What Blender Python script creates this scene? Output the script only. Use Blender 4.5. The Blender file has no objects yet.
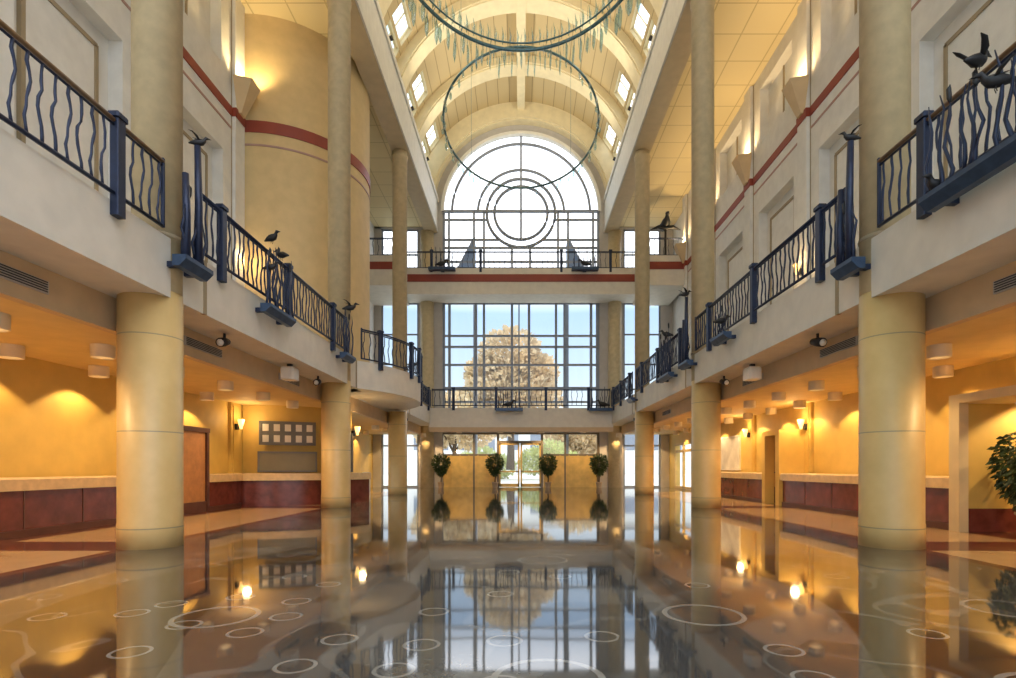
import bpy, math, random
from mathutils import Vector, Matrix
random.seed(7)
PI = math.pi
SC = bpy.context.scene
COL = SC.collection

# ------------------------------------------------------------------ camera
FPX, CAMZ = 550.0, 1.163
cam_data = bpy.data.cameras.new('camera')
cam = bpy.data.objects.new('camera', cam_data); COL.objects.link(cam)
cam.location = (0, 0, CAMZ); cam.rotation_euler = (PI / 2, 0, 0)
cam_data.sensor_width = 36.0; cam_data.lens = FPX / 1016 * 36
cam_data.shift_x = -13 / 1016; cam_data.shift_y = 129 / 1016
cam_data.clip_end = 500
SC.camera = cam

# ------------------------------------------------------------------ world and exposure
SC.view_settings.view_transform = 'Standard'
SC.view_settings.look = 'None'
SC.view_settings.exposure = 0.68
SC.view_settings.gamma = 1.0
SC.view_settings.use_curve_mapping = False
W = bpy.data.worlds.new('sky'); SC.world = W; W.use_nodes = True
wn, wl = W.node_tree.nodes, W.node_tree.links
wn.clear()
tc = wn.new('ShaderNodeTexCoord'); sep = wn.new('ShaderNodeSeparateXYZ'); wl.new(tc.outputs['Generated'], sep.inputs[0])
def wramp(stops):
    r = wn.new('ShaderNodeValToRGB'); e = r.color_ramp.elements
    while len(e) > 1: e.remove(e[-1])
    e[0].position, e[0].color = stops[0][0], (*stops[0][1], 1)
    for p, c in stops[1:]:
        q = e.new(p); q.color = (*c, 1)
    return r
r_el = wramp([(0.0, (.85, .87, .86)), (.07, (.72, .77, .80)), (.16, (.53, .66, .79)), (.27, (.40, .57, .80)), (.345, (1.7, 1.75, 1.85)), (1.0, (2.1, 2.15, 2.3))])
r_le = wramp([(0.0, (.20, .36, .40)), (.40, (.20, .36, .40)), (.43, (1, 1, 1)), (1.0, (1, 1, 1))])
mx = wn.new('ShaderNodeMath'); mx.operation = 'MULTIPLY_ADD'; mx.inputs[1].default_value = .5; mx.inputs[2].default_value = .5
wl.new(sep.outputs[0], mx.inputs[0]); wl.new(mx.outputs[0], r_le.inputs[0]); wl.new(sep.outputs[2], r_el.inputs[0])
mm = wn.new('ShaderNodeMixRGB'); mm.blend_type = 'MULTIPLY'; 
r_up = wramp([(0.0, (0, 0, 0)), (.40, (0, 0, 0)), (.47, (1, 1, 1)), (1.0, (1, 1, 1))]); wl.new(sep.outputs[2], r_up.inputs[0]); wl.new(r_up.outputs[0], mm.inputs[0])
wl.new(r_el.outputs[0], mm.inputs[1]); wl.new(r_le.outputs[0], mm.inputs[2])
bg = wn.new('ShaderNodeBackground'); wl.new(mm.outputs[0], bg.inputs[0]); bg.inputs[1].default_value = 1.0
wo = wn.new('ShaderNodeOutputWorld'); wl.new(bg.outputs[0], wo.inputs[0])

# lamp strengths (watts); the lamps themselves are made by the fixtures that carry them
P_CAN, P_CANWALL, P_SCONCE, P_CORNICE, P_WEDGE = 80, 60, 15, 350, 110
WARM, WARMER, SOFT = (1, .68, .32), (1, .65, .29), (1, .91, .76)

# ------------------------------------------------------------------ materials
def new_mat(name):
    m = bpy.data.materials.new(name); m.use_nodes = True
    return m, m.node_tree.nodes, m.node_tree.links, m.node_tree.nodes['Principled BSDF']
def mat(name, col, rough=.6, metal=0, noise=.06, scale=3.0, bump=0, spec=.5, detail=4):
    m, n, l, b = new_mat(name)
    b.inputs['Roughness'].default_value = rough; b.inputs['Metallic'].default_value = metal
    b.inputs['Specular IOR Level'].default_value = spec
    t = n.new('ShaderNodeTexCoord'); nz = n.new('ShaderNodeTexNoise'); nz.inputs['Scale'].default_value = scale; nz.inputs['Detail'].default_value = detail
    l.new(t.outputs['Object'], nz.inputs['Vector'])
    r = n.new('ShaderNodeValToRGB'); e = r.color_ramp.elements
    e[0].position, e[1].position = .3, .7
    e[0].color = (*[c * (1 - noise) for c in col], 1); e[1].color = (*[min(1, c * (1 + noise)) for c in col], 1)
    l.new(nz.outputs['Fac'], r.inputs[0]); l.new(r.outputs[0], b.inputs['Base Color'])
    if bump:
        bp = n.new('ShaderNodeBump'); bp.inputs['Strength'].default_value = bump; bp.inputs['Distance'].default_value = .02
        l.new(nz.outputs['Fac'], bp.inputs['Height']); l.new(bp.outputs[0], b.inputs['Normal'])
    return m
def glow(name, col, strength):
    m, n, l, b = new_mat(name)
    b.inputs['Base Color'].default_value = (*col, 1)
    b.inputs['Emission Color'].default_value = (*col, 1); b.inputs['Emission Strength'].default_value = strength
    return m
def glassy(name, tint=(1, 1, 1), gloss=.07):
    m, n, l, b = new_mat(name); n.remove(b)
    tr = n.new('ShaderNodeBsdfTransparent'); tr.inputs[0].default_value = (*tint, 1)
    gl = n.new('ShaderNodeBsdfGlossy'); gl.inputs['Roughness'].default_value = .03
    mix = n.new('ShaderNodeMixShader'); mix.inputs[0].default_value = gloss
    l.new(tr.outputs[0], mix.inputs[1]); l.new(gl.outputs[0], mix.inputs[2]); l.new(mix.outputs[0], n['Material Output'].inputs[0])
    return m
def mth(n, l, op, a, b=None, c=None):
    k = n.new('ShaderNodeMath'); k.operation = op
    for i, v in enumerate((a, b, c)):
        if v is None: continue
        if isinstance(v, (int, float)): k.inputs[i].default_value = v
        else: l.new(v, k.inputs[i])
    return k.outputs[0]
def mixc(n, l, f, a, b):
    k = n.new('ShaderNodeMixRGB')
    for i, v in enumerate((f, a, b)):
        if isinstance(v, tuple): k.inputs[i].default_value = (*v, 1)
        elif isinstance(v, (int, float)): k.inputs[i].default_value = v
        else: l.new(v, k.inputs[i])
    return k.outputs[0]

M = {}
M['cream'] = mat('cream_paint', (.68, .56, .34), .65)
M['bay'] = mat('bay_paint', (.64, .48, .24), .65)
M['pale'] = mat('pale_wall_paint', (.72, .71, .67), .65)
M['fascia'] = mat('fascia_plaster', (.70, .66, .58), .6)
M['column'] = mat('column_stone', (.58, .47, .28), .45, noise=.10, scale=5, bump=.05)
M['ochre'] = mat('ochre_wall_paint', (.63, .44, .12), .6)
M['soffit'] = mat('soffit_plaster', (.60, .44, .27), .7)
M['aisle_ceil'] = mat('aisle_ceiling', (.72, .54, .25), .7)
M['vault'] = mat('vault_plaster', (.60, .51, .32), .7)
M['rib'] = mat('vault_rib_plaster', (.76, .66, .42), .65)
M['grey'] = mat('grey_plaster', (.50, .47, .44), .7)
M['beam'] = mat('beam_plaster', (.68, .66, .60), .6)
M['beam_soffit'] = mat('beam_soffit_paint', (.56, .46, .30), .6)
M['red'] = mat('red_stripe', (.27, .045, .025), .5)
M['thin_red'] = mat('thin_red_line', (.40, .24, .20), .5)
M['groove'] = mat('panel_groove', (.34, .27, .17), .7)
M['steel'] = mat('blue_grey_steel', (.018, .028, .065), .42, .35, noise=.2, scale=9)
M['ledge_steel'] = mat('ledge_steel', (.045, .08, .15), .38, .35, noise=.2, scale=9)
M['bronze'] = mat('dark_bronze', (.022, .022, .025), .5, .3, noise=.25, scale=12)
M['wood_rail'] = mat('wood_handrail', (.20, .115, .055), .4, noise=.2, scale=14)
M['mahogany'] = mat('mahogany_panels', (.16, .04, .03), .22, noise=.3, scale=4, spec=.6)
M['counter_top'] = mat('tan_stone_ledge', (.68, .50, .28), .3, noise=.12, scale=7)
M['door_wood'] = mat('door_wood', (.50, .24, .09), .4, noise=.15, scale=6)
M['dark_wood'] = mat('dark_wood', (.12, .045, .03), .4, noise=.2)
M['honey'] = mat('honey_wood', (.66, .44, .13), .4, noise=.15, scale=3)
M['mullion'] = mat('grey_mullion', (.27, .30, .36), .5, .2)
M['frame'] = mat('storefront_frame', (.20, .16, .11), .5, .2)
M['dark'] = mat('dark_metal', (.03, .03, .035), .5, .4)
M['white_plastic'] = mat('white_plastic', (.80, .76, .68), .45)
M['can'] = mat('can_housing', (.72, .62, .45), .5)
M['wedge'] = mat('sconce_plaster', (.62, .46, .26), .6)
M['teal'] = mat('teal_ring_metal', (.10, .19, .21), .35, .5, noise=.25, scale=12)
M['board'] = mat('grey_board', (.16, .16, .15), .5)
M['panelgrey'] = mat('grey_panel', (.22, .19, .10), .4)
M['paper'] = mat('white_card', (.80, .78, .72), .6)
M['leaf'] = mat('leaf_green', (.03, .06, .014), .5, noise=.5, scale=6)
M['bark'] = mat('bark', (.12, .08, .05), .8, noise=.3, scale=12)
M['pot'] = mat('terracotta_pot', (.45, .33, .22), .5, noise=.15)
M['potwhite'] = mat('pale_pot', (.65, .58, .48), .5, noise=.1)
M['soil'] = mat('soil', (.05, .035, .02), .9)
M['tree_leaf'] = mat('autumn_leaf', (.80, .62, .40), .7, noise=.3, scale=.6)
M['bush_leaf'] = mat('bush_leaf', (.66, .68, .34), .7, noise=.3, scale=.8)
M['lawn'] = mat('lawn', (.66, .63, .56), .9, noise=.12, scale=.8)
M['roofblue'] = mat('blue_metal_roof', (.20, .29, .45), .45, .2)
M['bldg'] = mat('pale_building', (.80, .79, .76), .8)
M['glass'] = glassy('clear_glass', (.97, .985, 1.0), .05)
M['skyglass'] = glassy('skylight_glass', (.97, 1.0, 1.0), .04)
M['dropglass'] = glassy('teal_drop_glass', (.60, .77, .80), .30)
M['bulb'] = glow('lamp_bulb', (1, .58, .18), 1.7)
M['candisc'] = glow('can_lens', (1, .68, .32), 2.2)
M['poster'] = mat('pale_poster', (.66, .64, .60), .5, noise=.2, scale=2)
M['window_grey'] = mat('ticket_window', (.26, .26, .20), .15, noise=.3, scale=3)

def vault_mat():
    m, n, l, b = new_mat('vault_panels')
    b.inputs['Roughness'].default_value = .7
    t = n.new('ShaderNodeTexCoord'); s = n.new('ShaderNodeSeparateXYZ'); l.new(t.outputs['Object'], s.inputs[0])
    zc = mth(n, l, 'SUBTRACT', s.outputs[2], 16.523)
    a = mth(n, l, 'ARCTAN2', zc, s.outputs[0])
    f = mth(n, l, 'FRACT', mth(n, l, 'MULTIPLY', a, 180 / PI / 6.0))
    seam = mth(n, l, 'LESS_THAN', f, .06)
    l.new(mixc(n, l, seam, (.54, .42, .22), (.30, .22, .10)), b.inputs['Base Color'])
    return m
M['vaultp'] = vault_mat()

def ceil_mat():
    m, n, l, b = new_mat('gallery_ceiling_tiles')
    b.inputs['Roughness'].default_value = .7
    t = n.new('ShaderNodeTexCoord'); s = n.new('ShaderNodeSeparateXYZ'); l.new(t.outputs['Object'], s.inputs[0])
    fx = mth(n, l, 'FRACT', mth(n, l, 'MULTIPLY', s.outputs[0], 1 / 1.22)); fy = mth(n, l, 'FRACT', mth(n, l, 'MULTIPLY', s.outputs[1], 1 / 1.22))
    g = mth(n, l, 'MAXIMUM', mth(n, l, 'LESS_THAN', fx, .035), mth(n, l, 'LESS_THAN', fy, .035))
    l.new(mixc(n, l, g, (.72, .60, .34), (.50, .40, .21)), b.inputs['Base Color'])
    return m
M['tiles'] = ceil_mat()

def column_mat():
    m, n, l, b = new_mat('column_stone_drums')
    b.inputs['Roughness'].default_value = .42
    t = n.new('ShaderNodeTexCoord'); s = n.new('ShaderNodeSeparateXYZ'); l.new(t.outputs['Object'], s.inputs[0])
    nz = n.new('ShaderNodeTexNoise'); nz.inputs['Scale'].default_value = 4; nz.inputs['Detail'].default_value = 5
    l.new(t.outputs['Object'], nz.inputs['Vector'])
    c = mixc(n, l, nz.outputs['Fac'], (.58, .39, .15), (.72, .52, .23))
    j = mth(n, l, 'LESS_THAN', mth(n, l, 'FRACT', mth(n, l, 'MULTIPLY', mth(n, l, 'ADD', s.outputs[2], 1.12), 1 / 1.4)), .012)
    l.new(mixc(n, l, j, c, (.34, .27, .15)), b.inputs['Base Color'])
    return m
M['columnd'] = column_mat()

def floor_mat():
    m, n, l, b = new_mat('polished_granite_floor')
    t = n.new('ShaderNodeTexCoord'); s = n.new('ShaderNodeSeparateXYZ'); l.new(t.outputs['Object'], s.inputs[0])
    X, Y = s.outputs[0], s.outputs[1]
    ax = mth(n, l, 'ABSOLUTE', X)
    def noise(scale, det=4, dist=0):
        k = n.new('ShaderNodeTexNoise'); k.inputs['Scale'].default_value = scale; k.inputs['Detail'].default_value = det
        k.inputs['Distortion'].default_value = dist; l.new(t.outputs['Object'], k.inputs['Vector']); return k.outputs['Fac']
    fine = noise(22, 3); big = noise(.55, 2, .6); mid = noise(3, 4)
    # hall: charcoal and grey granite fields with winding borders
    dark = mixc(n, l, fine, (.008, .008, .010), (.035, .033, .032))
    gr = mixc(n, l, fine, (.07, .066, .06), (.16, .15, .13))
    wind = mth(n, l, 'ADD', ax, mth(n, l, 'MULTIPLY', mth(n, l, 'SINE', mth(n, l, 'MULTIPLY', Y, .9)), .45))
    inside = mth(n, l, 'LESS_THAN', wind, 2.2)
    ring1 = mth(n, l, 'MULTIPLY', mth(n, l, 'GREATER_THAN', wind, 2.2), mth(n, l, 'LESS_THAN', wind, 3.6))
    hall = mixc(n, l, mth(n, l, 'GREATER_THAN', big, .52), mixc(n, l, .45, dark, gr), gr)
    hall = mixc(n, l, ring1, hall, dark)
    sw = noise(.42, 1, 2.2)
    swb = mth(n, l, 'MULTIPLY', mth(n, l, 'GREATER_THAN', sw, .50), mth(n, l, 'LESS_THAN', sw, .525))
    hall = mixc(n, l, mth(n, l, 'MULTIPLY', swb, .28), hall, (.26, .25, .22))
    # pale inlaid rings
    def rings(scale, r0, r1, seed):
        v = n.new('ShaderNodeTexVoronoi'); v.voronoi_dimensions = '2D'; v.feature = 'F1'; v.inputs['Scale'].default_value = scale; v.inputs['Randomness'].default_value = .75
        mp = n.new('ShaderNodeMapping'); mp.inputs['Location'].default_value = (seed, seed * .37, 0); l.new(t.outputs['Object'], mp.inputs[0]); l.new(mp.outputs[0], v.inputs['Vector'])
        d = v.outputs['Distance']
        k = mth(n, l, 'MULTIPLY', mth(n, l, 'GREATER_THAN', d, r0), mth(n, l, 'LESS_THAN', d, r1))
        hs = n.new('ShaderNodeSeparateColor'); l.new(v.outputs['Color'], hs.inputs[0])
        return mth(n, l, 'MULTIPLY', k, mth(n, l, 'GREATER_THAN', hs.outputs[0], .58))
    rg = mth(n, l, 'MAXIMUM', rings(.75, .21, .24, 3.3), rings(1.7, .17, .21, 8.1))
    hall = mixc(n, l, mth(n, l, 'MULTIPLY', rg, .5), hall, (.42, .40, .35))
    # aisles: tan marble, red bands across at the columns and along the column line
    tan = mixc(n, l, mid, (.40, .24, .12), (.58, .40, .22))
    tan = mixc(n, l, fine, tan, (.52, .36, .20))
    red = mixc(n, l, fine, (.085, .030, .022), (.16, .06, .042))
    fy = mth(n, l, 'FRACT', mth(n, l, 'ADD', mth(n, l, 'MULTIPLY', Y, 1 / 8.2), .5))
    band = mth(n, l, 'LESS_THAN', mth(n, l, 'ABSOLUTE', mth(n, l, 'SUBTRACT', fy, .5)), .058)
    edge = mth(n, l, 'MAXIMUM', mth(n, l, 'LESS_THAN', ax, 5.75), mth(n, l, 'GREATER_THAN', ax, 8.0))
    aisle = mixc(n, l, mth(n, l, 'MAXIMUM', band, edge), tan, red)
    isa = mth(n, l, 'MULTIPLY', mth(n, l, 'GREATER_THAN', ax, 5.55), mth(n, l, 'LESS_THAN', Y, 26.5))
    l.new(mixc(n, l, isa, hall, aisle), b.inputs['Base Color'])
    l.new(mth(n, l, 'MULTIPLY_ADD', isa, .09, .045), b.inputs['Roughness']); l.new(mth(n, l, 'MULTIPLY_ADD', isa, -.6, 2.1), b.inputs['IOR'])
    bn = noise(1.6, 2)
    bp = n.new('ShaderNodeBump'); bp.inputs['Strength'].default_value = .035; bp.inputs['Distance'].default_value = .02
    l.new(bn, bp.inputs['Height']); l.new(bp.outputs[0], b.inputs['Normal'])
    return m
M['floor'] = floor_mat()

# ------------------------------------------------------------------ mesh helper
class MB:
    def __init__(s): s.v, s.f, s.s = [], [], []
    def face(s, idx, smooth=False): s.f.append(tuple(idx)); s.s.append(smooth)
    def box(s, x0, x1, y0, y1, z0, z1):
        b = len(s.v)
        s.v += [(x, y, z) for z in (min(z0, z1), max(z0, z1)) for y in (min(y0, y1), max(y0, y1)) for x in (min(x0, x1), max(x0, x1))]
        for q in ((0, 2, 3, 1), (4, 5, 7, 6), (0, 1, 5, 4), (2, 6, 7, 3), (0, 4, 6, 2), (1, 3, 7, 5)): s.face([b + i for i in q])
        return s
    def bevbox(s, x0, x1, y0, y1, z0, z1, r):
        # box with chamfered vertical and top edges
        b = len(s.v)
        def ring(i, z): return [(x0 + i, y0 + r + 0, z), (x0 + r, y0 + i, z), (x1 - r, y0 + i, z), (x1 - i, y0 + r, z), (x1 - i, y1 - r, z), (x1 - r, y1 - i, z), (x0 + r, y1 - i, z), (x0 + i, y1 - r, z)]
        for i, z in ((0, z0), (0, z1 - r), (r * .7, z1)): s.v += ring(i, z)
        for k in range(2):
            for j in range(8):
                j2 = (j + 1) % 8; s.face([b + 8 * k + j, b + 8 * k + j2, b + 8 * k + 8 + j2, b + 8 * k + 8 + j])
        s.face([b + j for j in range(7, -1, -1)]); s.face([b + 16 + j for j in range(8)])
        return s
    def lathe(s, prof, c=(0, 0, 0), n=24, a0=0, a1=2 * PI, smooth=True, caps=True):
        b = len(s.v); full = abs(a1 - a0 - 2 * PI) < 1e-6; m = n if full else n + 1
        for r, z in prof:
            for i in range(m):
                a = a0 + (a1 - a0) * i / n
                s.v.append((c[0] + r * math.cos(a), c[1] + r * math.sin(a), c[2] + z))
        for k in range(len(prof) - 1):
            for i in range(n):
                j = (i + 1) % m
                s.face([b + k * m + i, b + k * m + j, b + (k + 1) * m + j, b + (k + 1) * m + i], smooth)
        if caps and full:
            s.face([b + i for i in range(m - 1, -1, -1)]); s.face([b + (len(prof) - 1) * m + i for i in range(m)])
        return s
    def tube(s, path, rad, n=8, flat=1.0, up=(0, 0, 1), caps=True, closed=False):
        P = [Vector(p) for p in path]; b = len(s.v); K = len(P)
        R = rad if isinstance(rad, (list, tuple)) else [rad] * K
        for i, p in enumerate(P):
            if closed: t = P[(i + 1) % K] - P[i - 1]
            else: t = P[min(i + 1, K - 1)] - P[max(i - 1, 0)]
            t.normalize()
            u = Vector(up)
            if abs(t.dot(u)) > .95: u = Vector((1, 0, 0)) if abs(t.x) < .9 else Vector((0, 1, 0))
            a = t.cross(u).normalized(); c = a.cross(t)
            for k in range(n):
                q = 2 * PI * k / n
                s.v.append(tuple(p + a * (R[i] * math.cos(q)) + c * (R[i] * flat * math.sin(q))))
        for i in range(K if closed else K - 1):
            i2 = (i + 1) % K
            for k in range(n):
                k2 = (k + 1) % n; s.face([b + i * n + k, b + i * n + k2, b + i2 * n + k2, b + i2 * n + k], True)
        if caps and not closed:
            s.face([b + k for k in range(n - 1, -1, -1)]); s.face([b + (K - 1) * n + k for k in range(n)])
        return s
    def bar(s, p, q, w, d=None):
        d = d or w; p, q = Vector(p), Vector(q); t = (q - p).normalized()
        u = Vector((0, 0, 1)) if abs(t.z) < .9 else Vector((0, 1, 0))
        a = t.cross(u).normalized(); c = a.cross(t); b = len(s.v)
        for e in (p, q):
            for x, y in ((-1, -1), (1, -1), (1, 1), (-1, 1)): s.v.append(tuple(e + a * (x * w / 2) + c * (y * d / 2)))
        for f in ((3, 2, 1, 0), (4, 5, 6, 7), (0, 1, 5, 4), (1, 2, 6, 5), (2, 3, 7, 6), (3, 0, 4, 7)): s.face([b + i for i in f])
        return s
    def prism(s, poly, axis, a, b_):
        # poly in the two other axes, extruded along axis from a to b_
        b = len(s.v); k = len(poly)
        def pt(p, e):
            return (e, p[0], p[1]) if axis == 'x' else (p[0], e, p[1]) if axis == 'y' else (p[0], p[1], e)
        for e in (a, b_): s.v += [pt(p, e) for p in poly]
        s.face(range(k)); s.face([b + 0 for b in range(0)] or [k + b for b in range(0)] or list(range(k)) ) if False else None
        s.f[-1] = tuple(b + i for i in range(k))
        s.face([b + k + i for i in range(k - 1, -1, -1)])
        for i in range(k):
            j = (i + 1) % k; s.face([b + j, b + i, b + k + i, b + k + j])
        return s
    def strip(s, la, lb, smooth=True, closed=False):
        b = len(s.v); k = len(la); s.v += [tuple(p) for p in la] + [tuple(p) for p in lb]
        for i in range(k if closed else k - 1):
            j = (i + 1) % k; s.face([b + i, b + j, b + k + j, b + k + i], smooth)
        return s
    def ball(s, c, r, n=10, m=7, sq=(1, 1, 1)):
        b = len(s.v)
        for i in range(m + 1):
            th = PI * i / m
            for j in range(n):
                ph = 2 * PI * j / n
                s.v.append((c[0] + r * sq[0] * math.sin(th) * math.cos(ph), c[1] + r * sq[1] * math.sin(th) * math.sin(ph), c[2] + r * sq[2] * math.cos(th)))
        for i in range(m):
            for j in range(n):
                k = (j + 1) % n; s.face([b + i * n + j, b + (i + 1) * n + j, b + (i + 1) * n + k, b + i * n + k], True)
        return s
    def leaf(s, c, d, size, w=.45):
        d = Vector(d).normalized(); u = Vector((random.uniform(-1, 1), random.uniform(-1, 1), random.uniform(-1, 1)))
        a = d.cross(u).normalized(); b = len(s.v); c = Vector(c); nrm = a.cross(d)
        s.v += [tuple(c), tuple(c + d * size * .5 + a * size * w * .5 + nrm * size * .08), tuple(c + d * size), tuple(c + d * size * .5 - a * size * w * .5 + nrm * size * .08)]
        s.face([b, b + 1, b + 2, b + 3])
        return s
    def mesh(s, name):
        me = bpy.data.meshes.new(name); me.from_pydata(s.v, [], s.f); me.update()
        me.polygons.foreach_set('use_smooth', s.s)
        return me

def mobj(name, me, m, parent=None, loc=None, rz=0):
    if m and not me.materials: me.materials.append(M[m] if isinstance(m, str) else m)
    o = bpy.data.objects.new(name, me); COL.objects.link(o)
    if parent is not None: o.parent = parent
    if loc is not None: o.location = loc
    if rz: o.rotation_euler = (0, 0, rz)
    return o
def part(name, mb, m, parent):
    """mesh made in world coordinates, parented to a thing standing at parent.location (unrotated)"""
    o = mobj(name, mb.mesh(name), m, parent)
    p, off = parent, Vector((0, 0, 0))
    while p is not None: off += Vector(p.location); p = p.parent
    o.location = (0, 0, 0)
    if off.length > 0:
        for v in o.data.vertices: v.co = v.co - off
    return o
def thing(name, loc, label, cat, group=None, kind=None):
    o = bpy.data.objects.new(name, None); COL.objects.link(o); o.location = loc; o.empty_display_size = .2
    o['label'] = label; o['category'] = cat
    if group: o['group'] = group
    if kind: o['kind'] = kind
    return o
def struct(name, mb, m, label=None, cat=None, parent=None):
    o = mobj(name, mb.mesh(name), m, parent)
    if parent is None: o['kind'] = 'structure'
    if label: o['label'] = label
    if cat: o['category'] = cat
    return o
def lamp(name, kind, loc, power, col, parent, size=.05, spot=None, blend=.3, aim=(0, 0, -1)):
    d = bpy.data.lights.new(name, kind); d.energy = power; d.color = col
    if kind == 'AREA': d.size = size
    else: d.shadow_soft_size = size
    if spot: d.spot_size = math.radians(spot); d.spot_blend = blend
    o = bpy.data.objects.new(name, d); COL.objects.link(o); o.parent = parent; o.location = Vector(loc) - Vector(parent.location)
    o.rotation_euler = Vector(aim).to_track_quat('-Z', 'Y').to_euler()
    return o
def link_copy(src, parent, loc, rz=0):
    o = src.copy(); COL.objects.link(o); o.parent = parent; o.location = loc; o.rotation_euler = (0, 0, rz); return o
ORD = 'nearest second third fourth fifth sixth seventh eighth ninth tenth eleventh twelfth thirteenth fourteenth fifteenth sixteenth'.split()
def ordn(i): return ORD[i]
SIDE = {-1: 'left', 1: 'right'}

# ------------------------------------------------------------------ dimensions
D = 8.2
Y0, YE = -3.0, 33.0                      # hall starts behind the camera, end wall
XF, XC, XCL, XW = 5.13, 5.42, 5.516, 8.9  # fascia, upper column, lower column, side wall
ZS, ZSB = 4.52, 3.655                    # balcony slab top and fascia bottom
ZAC, ZBM, ZGC = 3.17, 15.30, 15.62       # aisle ceiling, beam soffit, gallery ceiling
ZV, RV = 16.523, 6.2                     # vault centre, vault radius
XBI = 5.0
DRX, DRY = -8.75, 20.5                   # round bay on the left
ALY0, ALY1 = 6.6, 10.1                   # alcove opening on the right
def dpt(r, a, z): return (DRX + r * math.sin(a), DRY - r * math.cos(a), z)

# ------------------------------------------------------------------ setting: floor, walls, ceilings
fb = MB(); fb.box(-11.6, 11.6, Y0 - 1, YE + .3, -.3, 0); struct('floor', fb, 'floor')

# ground-level side walls
g = MB(); g.box(-XW - .3, -XW, Y0, 17.6, 0, ZAC); g.box(-XW - .3, -XW, 23.4, YE, 0, ZAC)
struct('wall_left', g, 'ochre')
g = MB(); g.box(XW, XW + .3, Y0, ALY0, 0, ZAC); g.box(XW, XW + .3, ALY0, ALY1, 2.40, ZAC); g.box(XW, XW + .3, ALY1 + .13, 28.6, 0, ZAC); g.box(XW, XW + .3, ALY1, ALY1 + .13, 2.40, ZAC)
g.box(XW, XW + .3, 28.6, 31.8, 2.55, ZAC); g.box(XW, XW + .3, 31.8, YE, 0, ZAC)
struct('wall_right', g, 'ochre')
g = MB(); g.box(11.2, 11.4, ALY0 - 1, ALY1 + .12, 0, 2.8); g.box(8.12, 11.2, ALY1, ALY1 + .12, 0, 2.34); g.box(XW + .3, 11.2, ALY1, ALY1 + .12, 2.34, 2.8); g.box(XW + .3, 11.2, ALY0 - 1, ALY0 - .8, 0, 2.8); g.box(XW + .3, 11.2, ALY0 - .8, ALY1 + .1, 2.65, 2.8)
struct('wall_alcove', g, 'ochre')
g = MB(); g.box(11.14, 11.2, ALY0 - .8, ALY1 - .05, 0, .42); g.box(8.13, 11.14, ALY1 - .05, ALY1, 0, .42); struct('baseboard_alcove', g, 'mahogany')

# upper side walls with recessed panels, one per half bay
def panel_wall(sgn, ya, yb):
    base, gr, reds, thin = MB(), MB(), MB(), MB()
    X = lambda d: sgn * (XW - .1 + d)       # d > 0 is away from the hall
    y = ya
    zt = ZGC
    pil = [.3 + 4.1 * k for k in range(-1, 9)]
    pil = [4.7 + 4.1 * k for k in range(-2, 7)]
    base.box(X(.32), X(.5), ya, yb, ZS - .3, zt)
    for k in range(len(pil) - 1):
        p0, p1 = pil[k], pil[k + 1]
        a, b = max(p0, ya), min(p1, yb)
        if b - a < .5: continue
        o0, o1 = p0 + .75, p1 - .75        # tall recess
        r0, r1, rt = max(o0, a), min(o1, b), 10.6
        base.box(X(0), X(.33), a, r0, ZS - .3, zt); base.box(X(0), X(.33), r1, b, ZS - .3, zt)
        u0, u1, ub, ut = r0 + .1, r1 - .1, 13.1, 15.1
        base.box(X(0), X(.33), r0, r1, rt, ub); base.box(X(0), X(.33), r0, r1, ut, zt)
        base.box(X(0), X(.33), r0, u0, ub, ut); base.box(X(0), X(.33), u1, r1, ub, ut)
        # inner panel of the tall recess
        i0, i1, it = r0 + .42, r1 - .42, rt - .42
        base.box(X(.26), X(.33), i0 + .05, i1 - .05, ZS, it - .05)
        gr.box(X(.23), X(.33), i0 - .03, i0 + .06, ZS, it); gr.box(X(.23), X(.33), i1 - .06, i1 + .03, ZS, it); gr.box(X(.23), X(.33), i0, i1, it - .06, it + .03)
        # stripe and line
        reds.box(X(-.03), X(.05), a, b, 11.85, 12.12); thin.box(X(-.015), X(.05), a, b, 11.45, 11.52)
        gr.box(X(.28), X(.33), (u0 + u1) / 2 - .03, (u0 + u1) / 2 + .03, ub, ut)
    for p in pil:
        if ya <= p - .28 and p + .28 <= yb:
            base.box(X(-.12), X(.1), p - .28, p + .28, ZS, zt)
            gr.box(X(-.02), X(.05), p - .31, p - .28, ZS, zt); gr.box(X(-.02), X(.05), p + .28, p + .31, ZS, zt)
            reds.box(X(-.15), X(0), p - .29, p + .29, 11.85, 12.12)
    w = struct('wall_%s_gallery' % SIDE[sgn], base, 'pale')
    struct('groove', gr, 'groove', parent=w); struct('stripe', reds, 'red', parent=w); struct('thin_line', thin, 'thin_red', parent=w)
panel_wall(-1, Y0, 17.35)
panel_wall(1, Y0, YE)

# round bay: drum wall on both storeys
g = MB(); rs = MB(); n = 40; A1 = math.radians(178)
ring = [math.radians(-2) + (A1 - math.radians(-2)) * i / n for i in range(n + 1)]
def drum(mb, r, rin, z0, z1, angs):
    o0 = [dpt(r, a, z0) for a in angs]; o1 = [dpt(r, a, z1) for a in angs]; i0 = [dpt(rin, a, z0) for a in angs]; i1 = [dpt(rin, a, z1) for a in angs]
    mb.strip(o0, o1); mb.strip(i1, i0); mb.strip(o1, i1, False); mb.strip(i0, o0, False)
    for k in (0, -1):
        b = len(mb.v); mb.v += [o0[k], o1[k], i1[k], i0[k]]; mb.face([b, b + 1, b + 2, b + 3])
drum(g, 3.0, 2.8, ZS - .3, ZGC, ring)
dw = struct('wall_round_bay', g, 'bay')
drum(rs, 3.03, 2.95, 11.85, 12.22, ring); struct('stripe', rs, 'red', parent=dw)
g = MB(); drum(g, 3.02, 2.95, 11.42, 11.48, ring); struct('thin_line', g, 'thin_red', parent=dw)
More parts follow.
